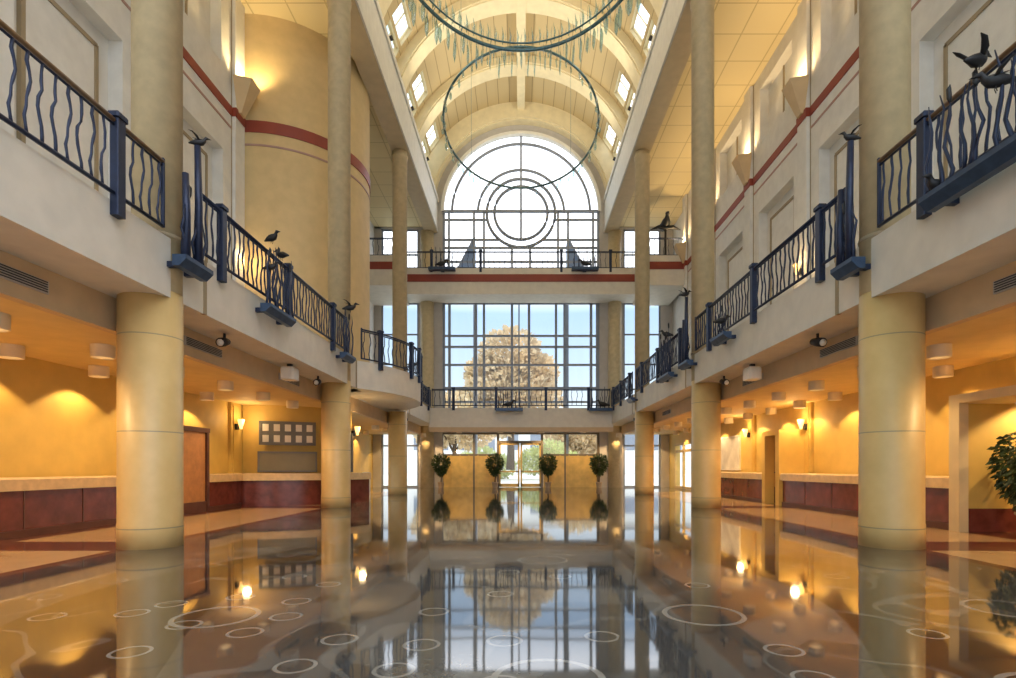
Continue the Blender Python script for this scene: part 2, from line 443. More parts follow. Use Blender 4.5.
g = MB(); drum(g, 3.0, 2.8, 0, ZAC + .25, [math.radians(-2) + math.radians(70) * i / 24 for i in range(25)]); struct('wall_ticket_bay', g, 'ochre')
g = MB(); g.box(-XW - .3, -XW + .1, 23.4, YE, ZS - .3, ZGC); struct('wall_left_gallery_end', g, 'pale')

# aisle bulkheads and ceilings
for s in (-1, 1):
    g = MB(); g.box(s * 6.0, s * 11.4 if s > 0 else s * 9.2, Y0, YE, ZAC, ZAC + .12) if s < 0 else g.box(6.0, 9.2, Y0, YE, ZAC, ZAC + .12)
    struct('ceiling_aisle_%s' % SIDE[s], g, 'aisle_ceil')
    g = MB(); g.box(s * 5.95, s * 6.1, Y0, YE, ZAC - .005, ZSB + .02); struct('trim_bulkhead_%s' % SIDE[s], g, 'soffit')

# balconies: slab + fascia
for s in (-1, 1):
    g = MB(); t = MB()
    segs = [(Y0, YE)] if s > 0 else [(Y0, 17.15), (24.0, YE)]
    for a, b in segs:
        g.box(s * XF, s * (XF + .25), a, b, ZSB, ZS)
        g.box(s * (XF + .25), s * 9.1, a, b, ZS - .3, ZS - .005)
        g.box(s * (XF + .25), s * 6.1, a, b, ZSB + .001, ZSB + .12)
        for c in range(1, 4):
            yy = D * c + .72
            if a < yy < b: t.box(s * (XF - .012), s * (XF + .05), yy - .045, yy + .045, ZSB - .002, ZS + .002)
    if s < 0:
        rr = 4.93; aa = [math.radians(47.5) + math.radians(86) * i / 36 for i in range(37)]
        ot = [dpt(rr, a, ZS) for a in aa]; ob = [dpt(rr, a, ZSB) for a in aa]; it_ = [dpt(2.9, a, ZS) for a in aa]; ib = [dpt(2.9, a, ZSB) for a in aa]
        g.strip(ob, ot); g.strip(ot, it_, False); g.strip(ib, ob, False); g.strip(it_, ib)
        g.box(-9.1, -5.3, 17.1, 24.05, ZS - .31, ZS - .01)
        g.box(-6.1, -5.2, 17.1, 18.0, ZSB, ZSB + .12); g.box(-6.1, -5.2, 23.2, 24.05, ZSB, ZSB + .12)
    o = struct('balcony_%s' % SIDE[s], g, 'fascia', 'long plaster balcony floor and front along the %s side of the hall' % SIDE[s], 'balcony')
    struct('joint_shadow_strip', t, 'groove', parent=o)  # dark raised strips stand in for the shadow in the fascia joints

# gallery ceilings, beams with cornice, vault
for s in (-1, 1):
    g = MB(); g.box(s * 5.7, s * 9.2, 2, YE, ZGC, ZGC + .15); struct('ceiling_gallery_%s' % SIDE[s], g, 'tiles')
    g = MB(); g.box(s * XBI, s * 5.75, 2, YE, ZBM, ZBM + 2.0); g.box(s * (XBI - .07), s * XBI, 2, YE, ZBM + 1.75, ZBM + 2.0); g.box(s * (XBI - .04), s * XBI, 2, YE, ZBM + .0, ZBM + .12)
    o = struct('beam_%s' % SIDE[s], g, 'beam', 'long white cornice beam over the %s row of columns' % SIDE[s], 'beam')
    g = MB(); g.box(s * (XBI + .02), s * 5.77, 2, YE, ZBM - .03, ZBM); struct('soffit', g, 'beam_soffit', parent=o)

RIBY = [.5 + 4.1 * k for k in range(1, 8)]   # ribs at half bays
YV0 = 2.0
bays = []
ys = [YV0] + RIBY + [YE]
sky_spans = []
for k in range(len(ys) - 1):
    mid = (ys[k] + ys[k + 1]) / 2
    sky_spans.append((mid - .45, mid + 1.2) if k > 0 else None)
A_WIN = [(22.5, 30), (31.5, 39.5)]
def vp(r, deg, y): a = math.radians(deg); return (r * math.cos(a), y, ZV + r * math.sin(a))
g = MB()
angs = sorted(set([0, 11, 22.5, 30, 31.5, 39.5, 46, 53, 60, 68, 76, 84, 90, 96, 104, 112, 120, 127, 134, 140.5, 148.5, 150, 157.5, 169, 180]))
yc = sorted(set([YV0, YE] + [v for sp in sky_spans if sp for v in sp]))
def is_hole(a0, a1, y0, y1):
    am, ym = (a0 + a1) / 2, (y0 + y1) / 2
    am = min(am, 180 - am)
    return any(w0 < am < w1 for w0, w1 in A_WIN) and any(sp and sp[0] < ym < sp[1] for sp in sky_spans)
for i in range(len(angs) - 1):
    for j in range(len(yc) - 1):
        a0, a1, y0, y1 = angs[i], angs[i + 1], yc[j], yc[j + 1]
        if is_hole(a0, a1, y0, y1): continue
        b = len(g.v)
        sub = 2
        for q in range(sub + 1):
            a = a0 + (a1 - a0) * q / sub
            g.v += [vp(RV, a, y0), vp(RV, a, y1)]
        for q in range(sub): g.face([b + 2 * q, b + 2 * q + 1, b + 2 * q + 3, b + 2 * q + 2], True)
struct('ceiling_vault', g, 'vaultp')
g = MB()     # outer shell so that the vault has thickness at the openings
for sp in sky_spans:
    if not sp: continue
    for w0, w1 in A_WIN:
        for fl in (0, 1):
            A, B = (w0, w1) if not fl else (180 - w0, 180 - w1)
            for y in sp: g.strip([vp(RV, A, y), vp(RV, B, y)], [vp(RV + .25, A, y), vp(RV + .25, B, y)], False)
            for a in (A, B): g.strip([vp(RV, a, sp[0]), vp(RV, a, sp[1])], [vp(RV + .25, a, sp[0]), vp(RV + .25, a, sp[1])], False)
struct('trim_skylights', g, 'rib')
def arch_solid(mb, r0, r1, y0, y1, n=48, d0=0, d1=180):
    L = [d0 + (d1 - d0) * i / n for i in range(n + 1)]
    a = [vp(r0, q, y0) for q in L]; b = [vp(r0, q, y1) for q in L]; c = [vp(r1, q, y0) for q in L]; d = [vp(r1, q, y1) for q in L]
    mb.strip(b, a); mb.strip(a, c, False); mb.strip(c, d); mb.strip(d, b, False)
for i, y in enumerate(RIBY):
    g = MB(); arch_solid(g, 5.82, RV + .02, y - .5, y + .5); arch_solid(g, 5.76, 5.9, y - .42, y + .42)
    o = struct('ceiling_rib', g, 'rib', None)
    o['label'] = 'cream arched rib of the barrel vault, %s from the viewer' % ordn(i); o['category'] = 'arch rib'; o['group'] = 'vault ribs'
g = MB(); g.box(-.22, .22, YV0, YE - .3, ZV + 5.72, ZV + 6.22); struct('ceiling_ridge', g, 'rib', 'cream ridge beam running along the crown of the vault', 'beam')
# skylights
wn_i = 1
for k, sp in enumerate(sky_spans):
    if not sp: continue
    for s in (1, -1):
        t = MB(); p = MB()
        for w0, w1 in A_WIN:
            A, B = (w0, w1) if s > 0 else (180 - w0, 180 - w1)
            p.strip([vp(RV + .2, A, sp[0]), vp(RV + .2, B, sp[0])], [vp(RV + .2, A, sp[1]), vp(RV + .2, B, sp[1])], False)
            for a in (A, B): t.bar(vp(RV + .2, a, sp[0]), vp(RV + .2, a, sp[1]), .08)
            for y in sp: t.bar(vp(RV + .2, A, y), vp(RV + .2, B, y), .08)
            t.bar(vp(RV + .2, A, (sp[0] + sp[1]) / 2), vp(RV + .2, B, (sp[0] + sp[1]) / 2), .05)
        o = struct('window_%d' % wn_i, t, 'rib'); wn_i += 1
        struct('pane', p, 'skyglass', parent=o)

# ------------------------------------------------------------------ end wall with the great window
RO = 4.72
g = MB()
for s in (-1, 1):
    g.box(s * RO, s * 6.15, YE, YE + .35, 0, ZV)                       # piers
    g.box(s * 8.4, s * 9.2, YE, YE + .35, 0, ZGC + .3)
    g.box(s * 6.15, s * 8.4, YE, YE + .35, 3.3, 4.4); g.box(s * 6.15, s * 8.4, YE, YE + .35, 11.1, 12.4); g.box(s * 6.15, s * 9.2, YE, YE + .35, ZGC - .1, ZBM + 2.4)
# wall above the arch
L = [180 * i / 48 for i in range(49)]
for yy in (YE, YE + .35):
    g.strip([vp(RO, q, yy) for q in L], [vp(RV + .28, q, yy) for q in L], False)
g.strip([vp(RO, q, YE) for q in L], [vp(RO, q, YE + .35) for q in L])
struct('wall_end', g, 'grey')
g = MB(); arch_solid(g, 5.30, RV, 32.35, 32.99); arch_solid(g, 5.22, 5.34, 32.45, 32.99); struct('trim_end_arch', g, 'rib')
g = MB(); arch_solid(g, 4.62, 4.80, 32.85, 33.1); struct('trim_window_arch', g, 'paper')

def arc_pts(cx, cz, r, d0, d1, n, y): return [(cx + r * math.cos(math.radians(d0 + (d1 - d0) * i / n)), y, cz + r * math.sin(math.radians(d0 + (d1 - d0) * i / n))) for i in range(n + 1)]
YG = YE + .15
def pxx(p): return (p - 520) * 33.15 / 550
def pxz(p): return (468 - p) * 33.15 / 550 + CAMZ
def mull(mb, p, q, w): mb.bar(p, q, w * 1.3, .12)
# upper arched window
t = MB(); w = .10
vx = [pxx(v) for v in (448, 473, 483, 511, 529, 557, 567, 592)]
zb, ztop = 12.45, pxz(211.5)
for x in vx: 
    zt = ztop
    if abs(x) < 2.1: zt = ZV - math.sqrt(max(0, 2.08 ** 2 - x * x)) 
    mull(t, (x, YG, zb), (x, YG, zt), w)
for yv, ww in ((211.5, .16), (220, .09), (240, .09), (248, .09), (262, .09)):
    z = pxz(yv); c = 2.08
    d = math.sqrt(max(0, c * c - (z - ZV) ** 2))
    if yv == 211.5: mull(t, (-RO, YG, z), (RO, YG, z), ww)
    elif d > 0:
        mull(t, (-RO, YG, z), (-d, YG, z), ww); mull(t, (d, YG, z), (RO, YG, z), ww)
    else: mull(t, (-RO, YG, z), (RO, YG, z), ww)
t.tube(arc_pts(0, ZV, 4.16, 0, 180, 48, YG), .085, 6)
t.tube(arc_pts(0, ZV, 2.60, 0, 180, 40, YG), .085, 6)
for r in (2.06, 1.60): t.tube(arc_pts(0, ZV, r, 0, 360, 48, YG)[:-1], .095, 6, closed=True)
mull(t, (0, YG, ZV - 1.6), (0, YG, ZV + RO), .10)
for s in (-1, 1): mull(t, (s * 4.68, YG, zb), (s * 4.68, YG, ZV), .16)
o = struct('window_%d' % wn_i, t, 'mullion'); wn_i += 1
p = MB(); b = len(p.v)
pl = [(-RO, zb), (RO, zb)] + [(RO * math.cos(PI * i / 40), ZV + RO * math.sin(PI * i / 40)) for i in range(41)]
p.v += [(x, YG + .04, z) for x, z in pl]; p.face(range(len(pl))); struct('pane', p, 'glass', parent=o)
# lower window
t = MB(); zb, ztop = 4.4, 11.1
for v, ww in ((442, .2), (448.5, .12), (475, .11), (483, .11), (511, .11), (518, .06), (528, .12), (555, .11), (563.5, .11), (590, .12), (597, .2)): mull(t, (pxx(v), YG, zb), (pxx(v), YG, ztop), ww)
for v, ww in ((298, .2), (303.5, .12), (336, .09), (347, .14), (365, .12), (388, .1), (402, .1)): mull(t, (-RO, YG, pxz(v)), (RO, YG, pxz(v)), ww)
o = struct('window_%d' % wn_i, t, 'mullion'); wn_i += 1
p = MB(); p.v += [(-RO, YG + .04, zb), (RO, YG + .04, zb), (RO, YG + .04, ztop), (-RO, YG + .04, ztop)]; p.face(range(4)); struct('pane', p, 'glass', parent=o)
# side windows at three levels
for s in (-1, 1):
    for z0, z1, hz in ((0, 3.3, (2.5,)), (4.4, 11.1, (5.9, 7.4, 9.2)), (12.4, ZGC - .1, (14.0,))):
        t = MB()
        for x in (6.2, 7.25, 8.35): t.bar((s * x, YG, z0), (s * x, YG, z1), .1)
        for z in (z0 + .05, z1 - .05) + hz: t.bar((s * 6.15, YG, z), (s * 8.4, YG, z), .09)
        o = struct('window_%d' % wn_i, t, 'mullion'); wn_i += 1
        p = MB(); p.v += [(s * 6.15, YG + .04, z0), (s * 8.4, YG + .04, z0), (s * 8.4, YG + .04, z1), (s * 6.15, YG + .04, z1)]; p.face(range(4)); struct('pane', p, 'glass', parent=o)
# spandrels behind the bridges
g = MB(); g.box(-RO, RO, YE, YE + .3, 3.3, 4.4); g.box(-RO, RO, YE, YE + .3, 11.1, 12.45); struct('wall_end_spandrel', g, 'grey')
# engaged round pilasters on the piers
for s in (-1, 1):
    g = MB(); g.lathe([(.40, 0), (.40, ZBM)], (s * 5.62, YE - .05, 0), 20); 
    o = struct('column_engaged', g, 'column', 'round engaged column on the %s pier of the end window wall' % SIDE[s], 'column')

# entrance storefront at ground level
t = MB(); hd = 3.3
for v, ww in ((441, .16), (473, .10), (497, .14), (541, .14), (564, .10), (597, .16)): t.bar((pxx(v), YG, 0), (pxx(v), YG, hd), ww, .14)
for v in (455,):
    z = pxz(v); t.bar((pxx(441), YG, z), (pxx(498), YG, z), .09, .12); t.bar((pxx(540), YG, z), (pxx(597), YG, z), .09, .12)
t.bar((-RO, YG, 3.24), (RO, YG, 3.24), .12); t.bar((pxx(497), YG, pxz(442)), (pxx(541), YG, pxz(442)), .16, .14)
o = struct('window_%d' % wn_i, t, 'frame'); wn_i += 1
g = MB(); zt = pxz(455)
for a, b in ((441, 497), (541, 597)):
    g.box(pxx(a) + .08, pxx(b) - .08, YG - .04, YG + .04, 0, zt)
    for v in range(a + 9, b, 9): g.box(pxx(v) - .02, pxx(v) + .02, YG - .055, YG, .1, zt)
struct('wood_panel', g, 'honey', parent=o)
p = MB()
for a, b, z0 in ((441, 497, zt), (541, 597, zt), (497, 541, pxz(442))): 
    k = len(p.v); p.v += [(pxx(a), YG + .06, z0), (pxx(b), YG + .06, z0), (pxx(b), YG + .06, hd), (pxx(a), YG + .06, hd)]; p.face([k, k + 1, k + 2, k + 3])
struct('pane', p, 'glass', parent=o)
for i, (a, b) in enumerate(((498, 518.5), (519.5, 540))):
    x0, x1, z1 = pxx(a), pxx(b), pxz(443)
    t = MB()
    for x in (x0 + .05, x1 - .05): t.bar((x, YG, .02), (x, YG, z1), .1, .06)
    for z, q in ((.12, .2), (z1 - .06, .12), (.95, .08)): t.bar((x0, YG, z), (x1, YG, z), .06, q)
    o = struct('door_%d' % (i + 1), t, 'honey')
    p = MB(); p.v += [(x0, YG + .02, .1), (x1, YG + .02, .1), (x1, YG + .02, z1), (x0, YG + .02, z1)]; p.face(range(4)); struct('pane', p, 'glass', parent=o)
    h = MB(); xx = x1 - .16 if i == 0 else x0 + .16
    h.tube([(xx, YG - .04, .9), (xx, YG - .09, .95), (xx, YG - .09, 1.25), (xx, YG - .04, 1.3)], .018, 6); struct('handle', h, 'dark', parent=o)

# bridges across the end
g = MB(); g.box(-5.2, 5.2, 31.0, YE, 3.42, 4.545); o = struct('balcony_bridge', g, 'fascia', 'lower bridge crossing the hall in front of the end window', 'bridge')
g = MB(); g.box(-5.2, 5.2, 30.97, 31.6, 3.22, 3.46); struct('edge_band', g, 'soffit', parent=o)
g = MB(); g.prism([(-7.0, YE), (-7.0, 31.7), (-6.6, 31.3), (6.6, 31.3), (7.0, 31.7), (7.0, YE)], 'z', 11.06, 12.54)
o = struct('balcony_upper_bridge', g, 'fascia', 'upper bridge with a red stripe crossing in front of the arched window', 'bridge')
g = MB(); g.prism([(-7.02, YE), (-7.02, 31.68), (-6.62, 31.26), (6.62, 31.26), (7.02, 31.68), (7.02, YE)], 'z', 11.76, 12.18); struct('stripe', g, 'red', parent=o)
for s in (-1, 1):
    g = MB(); g.box(s * 6.7, s * 8.85, 29.3, YE, 10.9, 12.5); o = struct('balcony_upper_%s' % SIDE[s], g, 'fascia', 'short upper gallery beside the %s end of the upper bridge' % SIDE[s], 'balcony')
    g = MB(); g.box(s * 6.68, s * 8.86, 29.27, YE - .01, 11.75, 12.15); struct('stripe', g, 'red', parent=o)

# ------------------------------------------------------------------ columns
for s in (-1, 1):
    for k in range(0, 4):
        if k == 0: continue
        y = D * k
        lab = {1: 'nearest', 2: 'middle', 3: 'farthest'}[k]
        c = thing('column', (s * XCL, y, 0), 'round stone column, %s of the three along the %s side of the hall' % (lab, SIDE[s]), 'column', 'hall columns', 'thing')
        g = MB(); g.lathe([(.422, 0), (.422, .34), (.415, .37), (.415, ZSB + .1)], (s * XCL, y, 0), 40); part('lower_shaft', g, 'columnd', c)
        g = MB(); g.lathe([(.325, ZSB + .1), (.325, ZBM - .35), (.36, ZBM - .33), (.36, ZBM - .22), (.325, ZBM - .2), (.325, ZBM - .035)], (s * XC, y, 0), 36); part('upper_shaft', g, 'column', c)
        g = MB(); g.lathe([(.335, ZS + .02), (.345, ZS + .05), (.335, ZS + .08)], (s * XC, y, 0), 36, caps=False); part('collar', g, 'groove', c)

# ------------------------------------------------------------------ railings
def baluster_mesh(v, h):
    g = MB(); r = random.Random(v * 31 + 5)
    pts = []; ph = r.uniform(0, 6.28); amp = r.uniform(.018, .04); N = 9
    for i in range(N + 1):
        u = i / N; e = math.sin(PI * u)
        pts.append((r.uniform(-.006, .006), amp * math.sin(ph + u * r.uniform(4.5, 6.5)) * (.3 + e), h * u))
    g.tube(pts, [.013 + .006 * r.random() for _ in pts], 6)
    return g.mesh('baluster')
BALH = .87
BALM = [baluster_mesh(v, BALH) for v in range(6)]
for m_ in BALM: m_.materials.append(M['steel'])
gp = MB(); gp.bevbox(-.055, .055, -.075, .075, 0, 1.22, .012); gp.bevbox(-.075, .075, -.1, .1, 1.22, 1.29, .02); POSTM = gp.mesh('post'); POSTM.materials.append(M['steel'])
gp = MB(); gp.bevbox(-.022, .022, -.022, .022, 0, .98, .006); SPOSTM = gp.mesh('end_post'); SPOSTM.materials.append(M['steel'])
def railing(path, zb, posts, label, wood=False, step=.17, hand='steel', group='balcony railings', ends=True):
    """path: list of (x,y); zb: height of the bottom rail; posts: arc lengths"""
    P = [Vector((x, y, 0)) for x, y in path]
    S = [0]
    for i in range(1, len(P)): S.append(S[-1] + (P[i] - P[i - 1]).length)
    def at(s):
        for i in range(1, len(P)):
            if s <= S[i] + 1e-6:
                u = (s - S[i - 1]) / (S[i] - S[i - 1]); d = (P[i] - P[i - 1]).normalized()
                return P[i - 1].lerp(P[i], max(0, u)), math.atan2(d.y, d.x) - PI / 2
    root = thing('railing', (P[0].x, P[0].y, zb), label, 'railing', group)
    g = MB(); g.tube([(p.x, p.y, zb + .93) for p in P], .034, 8, flat=.8); part('handrail', g, 'wood_rail' if wood else 'steel', root)
    g = MB(); g.tube([(p.x, p.y, zb + .875) for p in P], .02, 4); g.tube([(p.x, p.y, zb + .02) for p in P], .026, 6); part('rail', g, 'steel', root)
    if ends:
        for s_ in (0, S[-1]):
            p, a = at(s_); link_copy_mesh('end_post', SPOSTM, root, (p.x - P[0].x, p.y - P[0].y, 0), a)
    for s_ in posts:
        p, a = at(s_); link_copy_mesh('post', POSTM, root, (p.x - P[0].x, p.y - P[0].y, -.25), a)
    nb = int(S[-1] / step)
    for i in range(nb):
        s_ = (i + .5) * S[-1] / nb
        if any(abs(s_ - q) < .1 for q in posts): continue
        p, a = at(s_); link_copy_mesh('baluster', random.choice(BALM), root, (p.x - P[0].x, p.y - P[0].y, .01), a)
    return root
def link_copy_mesh(name, me, parent, loc, rz=0):
    o = bpy.data.objects.new(name, me); COL.objects.link(o); o.parent = parent; o.location = loc; o.rotation_euler = (0, 0, rz); return o
XR, ZR = 5.08, 4.577
for s in (-1, 1):
    n_ = SIDE[s]
    railing([(s * XR, 3.0), (s * XR, 7.80)], ZR, [.9, 3.93], 'steel railing with wooden handrail before the nearest column on the %s balcony' % n_, True)
    railing([(s * XR, 8.62), (s * XR, 16.0)], ZR, [.72, 3.4, 6.24], 'steel railing between the nearest and middle columns on the %s balcony' % n_)
    if s > 0:
        railing([(XR, 16.85), (XR, 24.2)], ZR, [.7, 3.6, 6.3], 'steel railing between the middle and farthest columns on the right balcony')
    railing([(s * XR, 25.05), (s * XR, 30.9)], ZR, [.7, 3.0, 5.2], 'steel railing between the farthest column and the bridge on the %s balcony' % n_)
aa = [math.radians(49) + math.radians(83) * i / 30 for i in range(31)]
railing([dpt(4.97, a, 0)[:2] for a in aa], ZR, [.75, 2.55, 3.5, 5.0, 6.4], 'curved steel railing around the bulging round balcony on the left', step=.2)
railing([(-5.0, 30.95), (5.0, 30.95)], 4.66, [1.2, 3.6, 6.4, 8.8], 'steel railing of the lower bridge before the blue sky window', step=.28)
railing([(-6.5, 31.35), (6.5, 31.35)], 12.56, [1.4, 4.2, 8.8, 11.6], 'steel railing of the upper bridge below the arched window', step=.3)
for s in (-1, 1):
    railing([(s * 6.75, 29.4), (s * 8.8, 29.4)], 12.52, [], 'short steel railing on the small upper gallery at the far %s' % SIDE[s], step=.25)

# ------------------------------------------------------------------ heron and reed sculptures on ledges
def bird(mb, c, dirv, sz=.30, wings=False):
    """standing bird: body, neck, head, beak, tail, legs, folded or lifted wings"""
    d = Vector((dirv[0], dirv[1], 0)).normalized(); u = Vector((0, 0, 1)); sd = d.cross(u); c = Vector(c)
    P = lambda f, h, w=0: tuple(c + d * (f * sz) + u * (h * sz) + sd * (w * sz))
    mb.tube([P(-1.0, .38), P(-.6, .48), P(-.2, .55), P(.2, .62), P(.42, .78), P(.48, .98), P(.58, 1.08), P(.72, 1.06), P(1.05, .98)],
            [.06 * sz, .2 * sz, .34 * sz, .32 * sz, .19 * sz, .13 * sz, .17 * sz, .10 * sz, .012 * sz], 8)
    for w in (-.1, .1): mb.tube([P(-.1, .45, w), P(-.02, .2, w), P(-.08, 0, w)], .025 * sz, 5)
    for w in (-1, 1):
        if wings: mb.tube([P(.05, .62, .15 * w), P(-.15, .95, .45 * w), P(-.5, 1.25, .65 * w), P(-.85, 1.35, .7 * w)], [.12 * sz, .18 * sz, .14 * sz, .02 * sz], 6, flat=.25)
        else: mb.tube([P(.15, .62, .2 * w), P(-.3, .56, .24 * w), P(-.9, .36, .12 * w)], [.06 * sz, .16 * sz, .02 * sz], 6, flat=.45)
def sculpture(s, y0, y1, ztop, label, tall=None, birds=(), reeds=8, rtop=5.5, seed=1, x_in=4.78):
    r = random.Random(seed)
    xo = 4.98; xm = (x_in + xo) / 2
    root = thing('heron_sculpture', (s * xm, (y0 + y1) / 2, ztop), label, 'sculpture', 'heron and reed sculptures')
    g = MB(); g.prism([(s * xo, ztop - .16), (s * xo, ztop), (s * x_in, ztop), (s * x_in, ztop - .06), (s * (x_in + .1), ztop - .16)], 'y', y0, y1); part('ledge', g, 'ledge_steel', root)
    for yy in (y0 + .15, y1 - .15):
        g = MB(); g.box(s * (xo - .02), s * 5.128, yy - .04, yy + .04, ztop - .14, ztop - .06); part('bracket', g, 'steel', root)
    for i in range(reeds):
        g = MB(); x = s * r.uniform(x_in + .06, xo - .06); y = y0 + (y1 - y0) * (i + .5) / reeds + r.uniform(-.03, .03)
        h = r.uniform(.72, 1.0) * (rtop - ztop)
        pts = [(x + r.uniform(-.02, .02), y + .05 * math.sin(k * 1.3 + i), ztop + h * k / 6) for k in range(7)]
        g.tube(pts, [.022, .024, .02, .02, .016, .012, .006], 6)
        rd = part('reed', g, 'steel', root)
        if i % 3 == 1:
            g = MB(); q = pts[-1]; g.tube([q, (q[0], q[1] + .01, q[2] + .05), (q[0], q[1] + .02, q[2] + .16), (q[0], q[1], q[2] + .2)], [.012, .026, .026, .006], 6); part('cattail', g, 'bronze', rd)
    if tall:
        for k, (dy, hh) in enumerate(tall):
            g = MB(); y = (y0 + y1) / 2 + dy; g.tube([(s * xm, y, ztop), (s * xm, y + .03, (ztop + hh) / 2), (s * xm, y, hh)], [.07, .055, .045], 10); part('pole', g, 'steel', root)
    for bx, by, bz, dv, sz, wg in birds:
        g = MB(); bird(g, (s * bx, by, bz), dv, sz, wg); part('bird', g, 'bronze', root)
sculpture(-1, 7.85, 8.55, 4.22, 'tall blue pole sculpture with a bird on top in front of the nearest left column', tall=((-.2, 5.45), (.1, 6.02)), birds=((4.86, 8.32, 6.0, (1, .3), (.15), True),), reeds=4, rtop=5.2, seed=3)
sculpture(-1, 10.5, 11.7, 4.32, 'reed sculpture with small birds on a blue ledge midway along the left railing', birds=((4.86, 10.75, 5.55, (1, -.4), .2, False), (4.84, 11.1, 5.35, (-1, .4), .2, False), (4.84, 10.65, 4.95, (1, 0), .18, False)), reeds=9, rtop=5.55, seed=4)
sculpture(-1, 15.1, 15.95, 4.35, 'reed sculpture on a small ledge by the middle left column', birds=((4.86, 15.7, 5.6, (1, .2), .24, True),), reeds=6, rtop=5.6, seed=5)
sculpture(1, 4.7, 6.62, 4.40, 'large heron sculpture with lifted wings on the long blue ledge at right', birds=((4.86, 5.85, 5.38, (1, .3), .2, True), (4.84, 5.62, 5.0, (-1, .5), .2, True), (4.88, 6.45, 4.36, (-1, -.2), .2, False)), reeds=13, rtop=5.55, seed=6)
sculpture(1, 7.95, 8.5, 4.22, 'tall blue pole sculpture with a dark bird in front of the nearest right column', tall=((-.08, 6.0), (.16, 5.4)), birds=((4.88, 8.16, 5.98, (-1, .2), .15, True),), reeds=3, rtop=5.1, seed=7)
sculpture(1, 13.0, 13.9, 4.40, 'low reed sculpture midway along the right railing before the middle column', birds=((4.86, 13.3, 4.6, (1, 0), .22, False),), reeds=4, rtop=5.1, seed=8)
sculpture(1, 15.9, 16.75, 4.30, 'tall pole sculpture with a perched bird at the middle right column', tall=((-.1, 6.2), (.16, 5.6)), birds=((4.86, 16.25, 6.18, (1, .2), .2, True),), reeds=4, rtop=5.3, seed=9)
sculpture(1, 17.9, 19.3, 4.30, 'dense blue reed sculpture on a ledge past the middle right column', birds=((4.86, 18.4, 5.5, (-1, .2), .24, False),), reeds=16, rtop=5.75, seed=10)
sculpture(1, 24.0, 24.9, 4.25, 'small dark ledge sculpture at the farthest right column', birds=(), reeds=5, rtop=5.3, seed=11)
def bridge_sculpture(x, z, label, seed, yb, w=.75):
    r = random.Random(seed)
    root = thing('heron_sculpture', (x, yb, z), label, 'sculpture', 'heron and reed sculptures')
    g = MB(); g.box(x - w, x + w, yb - .35, yb, z - .16, z); part('ledge', g, 'ledge_steel', root)
    g = MB(); g.box(x - .1, x + .1, yb, yb + .17, z - .15, z - .1); part('bracket', g, 'steel', root)
    for i in range(6):
        g = MB(); xx = x - w + .15 + (2 * w - .3) * i / 5; h = r.uniform(.6, 1.2)
        g.tube([(xx, yb - .16, z), (xx + .05 * math.sin(i), yb - .16, z + h * .5), (xx, yb - .16, z + h)], [.035, .03, .015], 6); part('reed', g, 'steel', root)
    g = MB(); bird(g, (x, yb - .16, z), (1 if x < 0 else -1, 0), .4); part('bird', g, 'bronze', root)
bridge_sculpture(-.65, 4.5, 'small heron sculpture on a dark ledge at the middle of the lower bridge', 21, 30.84)
bridge_sculpture(4.55, 4.5, 'heron sculpture on a dark ledge at the right end of the lower bridge', 22, 30.84)
bridge_sculpture(-4.45, 12.45, 'heron sculpture on a dark ledge at the left of the upper bridge', 23, 31.14)
bridge_sculpture(3.6, 12.45, 'heron sculpture on a dark ledge at the right of the upper bridge', 24, 31.14)
root = thing('heron_sculpture', (7.7, 29.35, 12.5), 'spread-winged dark bird on a post at the far right upper gallery', 'sculpture', 'heron and reed sculptures')
g = MB(); g.tube([(7.7, 29.3, 12.5), (7.7, 29.3, 13.9)], .06, 8); part('pole', g, 'bronze', root)
g = MB(); bird(g, (7.7, 29.3, 13.8), (0, -1), .7, False); g.tube([(6.9, 29.3, 13.85), (7.3, 29.3, 14.0), (7.7, 29.3, 13.95), (8.1, 29.3, 14.0), (8.5, 29.3, 13.85)], [.02, .09, .12, .09, .02], 6); part('bird', g, 'bronze', root)

# ------------------------------------------------------------------ uplight sconces on the gallery pilasters
ups = {-1: [4.7, 8.8, 12.9, 17.0], 1: [4.7, 8.8, 12.9, 17.0, 21.1, 25.2, 29.3]}
for s in (-1, 1):
    for i, y in enumerate(ups[s]):
        if y < 8: continue
        x = XW - .22
        root = thing('wall_uplight', (s * x, y, 12.2), 'wedge-shaped plaster uplight on the %s upper wall above the red stripe, %s from the viewer' % (SIDE[s], ordn(i - 1)), 'wall light', 'wedge uplights')
        g = MB(); b = 0
        # V-shaped trough: wide at the top, narrowing to the wall
        top = [(s * (x - .50), y - .28), (s * (x - .50), y + .28), (s * x, y + .44), (s * x, y - .44)]
        bot = [(s * (x - .10), y - .12), (s * (x - .10), y + .12), (s * x, y + .16), (s * x, y - .16)]
        g.v += [(a, c, 13.02) for a, c in top] + [(a, c, 12.05) for a, c in bot] + [(s * x + (a - s * x) * .9, y + (c - y) * .9, 13.02) for a, c in top] + [(s * x + (a - s * x) * .8, y + (c - y) * .8, 12.8) for a, c in top]
        for k in range(4):
            j = (k + 1) % 4; g.face([k, j, 4 + j, 4 + k]); g.face([8 + k, 8 + j, j, k]); g.face([12 + k, 12 + j, 8 + j, 8 + k])
        g.face([4, 5, 6, 7]); g.face([15, 14, 13, 12]); part('shell', g, 'wedge', root)
        g = MB(); g.tube([(s * (x - .28), y - .22, 12.87), (s * (x - .28), y + .22, 12.87)], .04, 8); part('lamp_tube', g, 'bulb', root)
        lamp('uplight_lamp', 'SPOT', (s * (x - .3), y, 12.98), P_WEDGE, WARM if s > 0 else (1, .74, .36), root, .12, 150, .6, (s * .12, 0, 1))
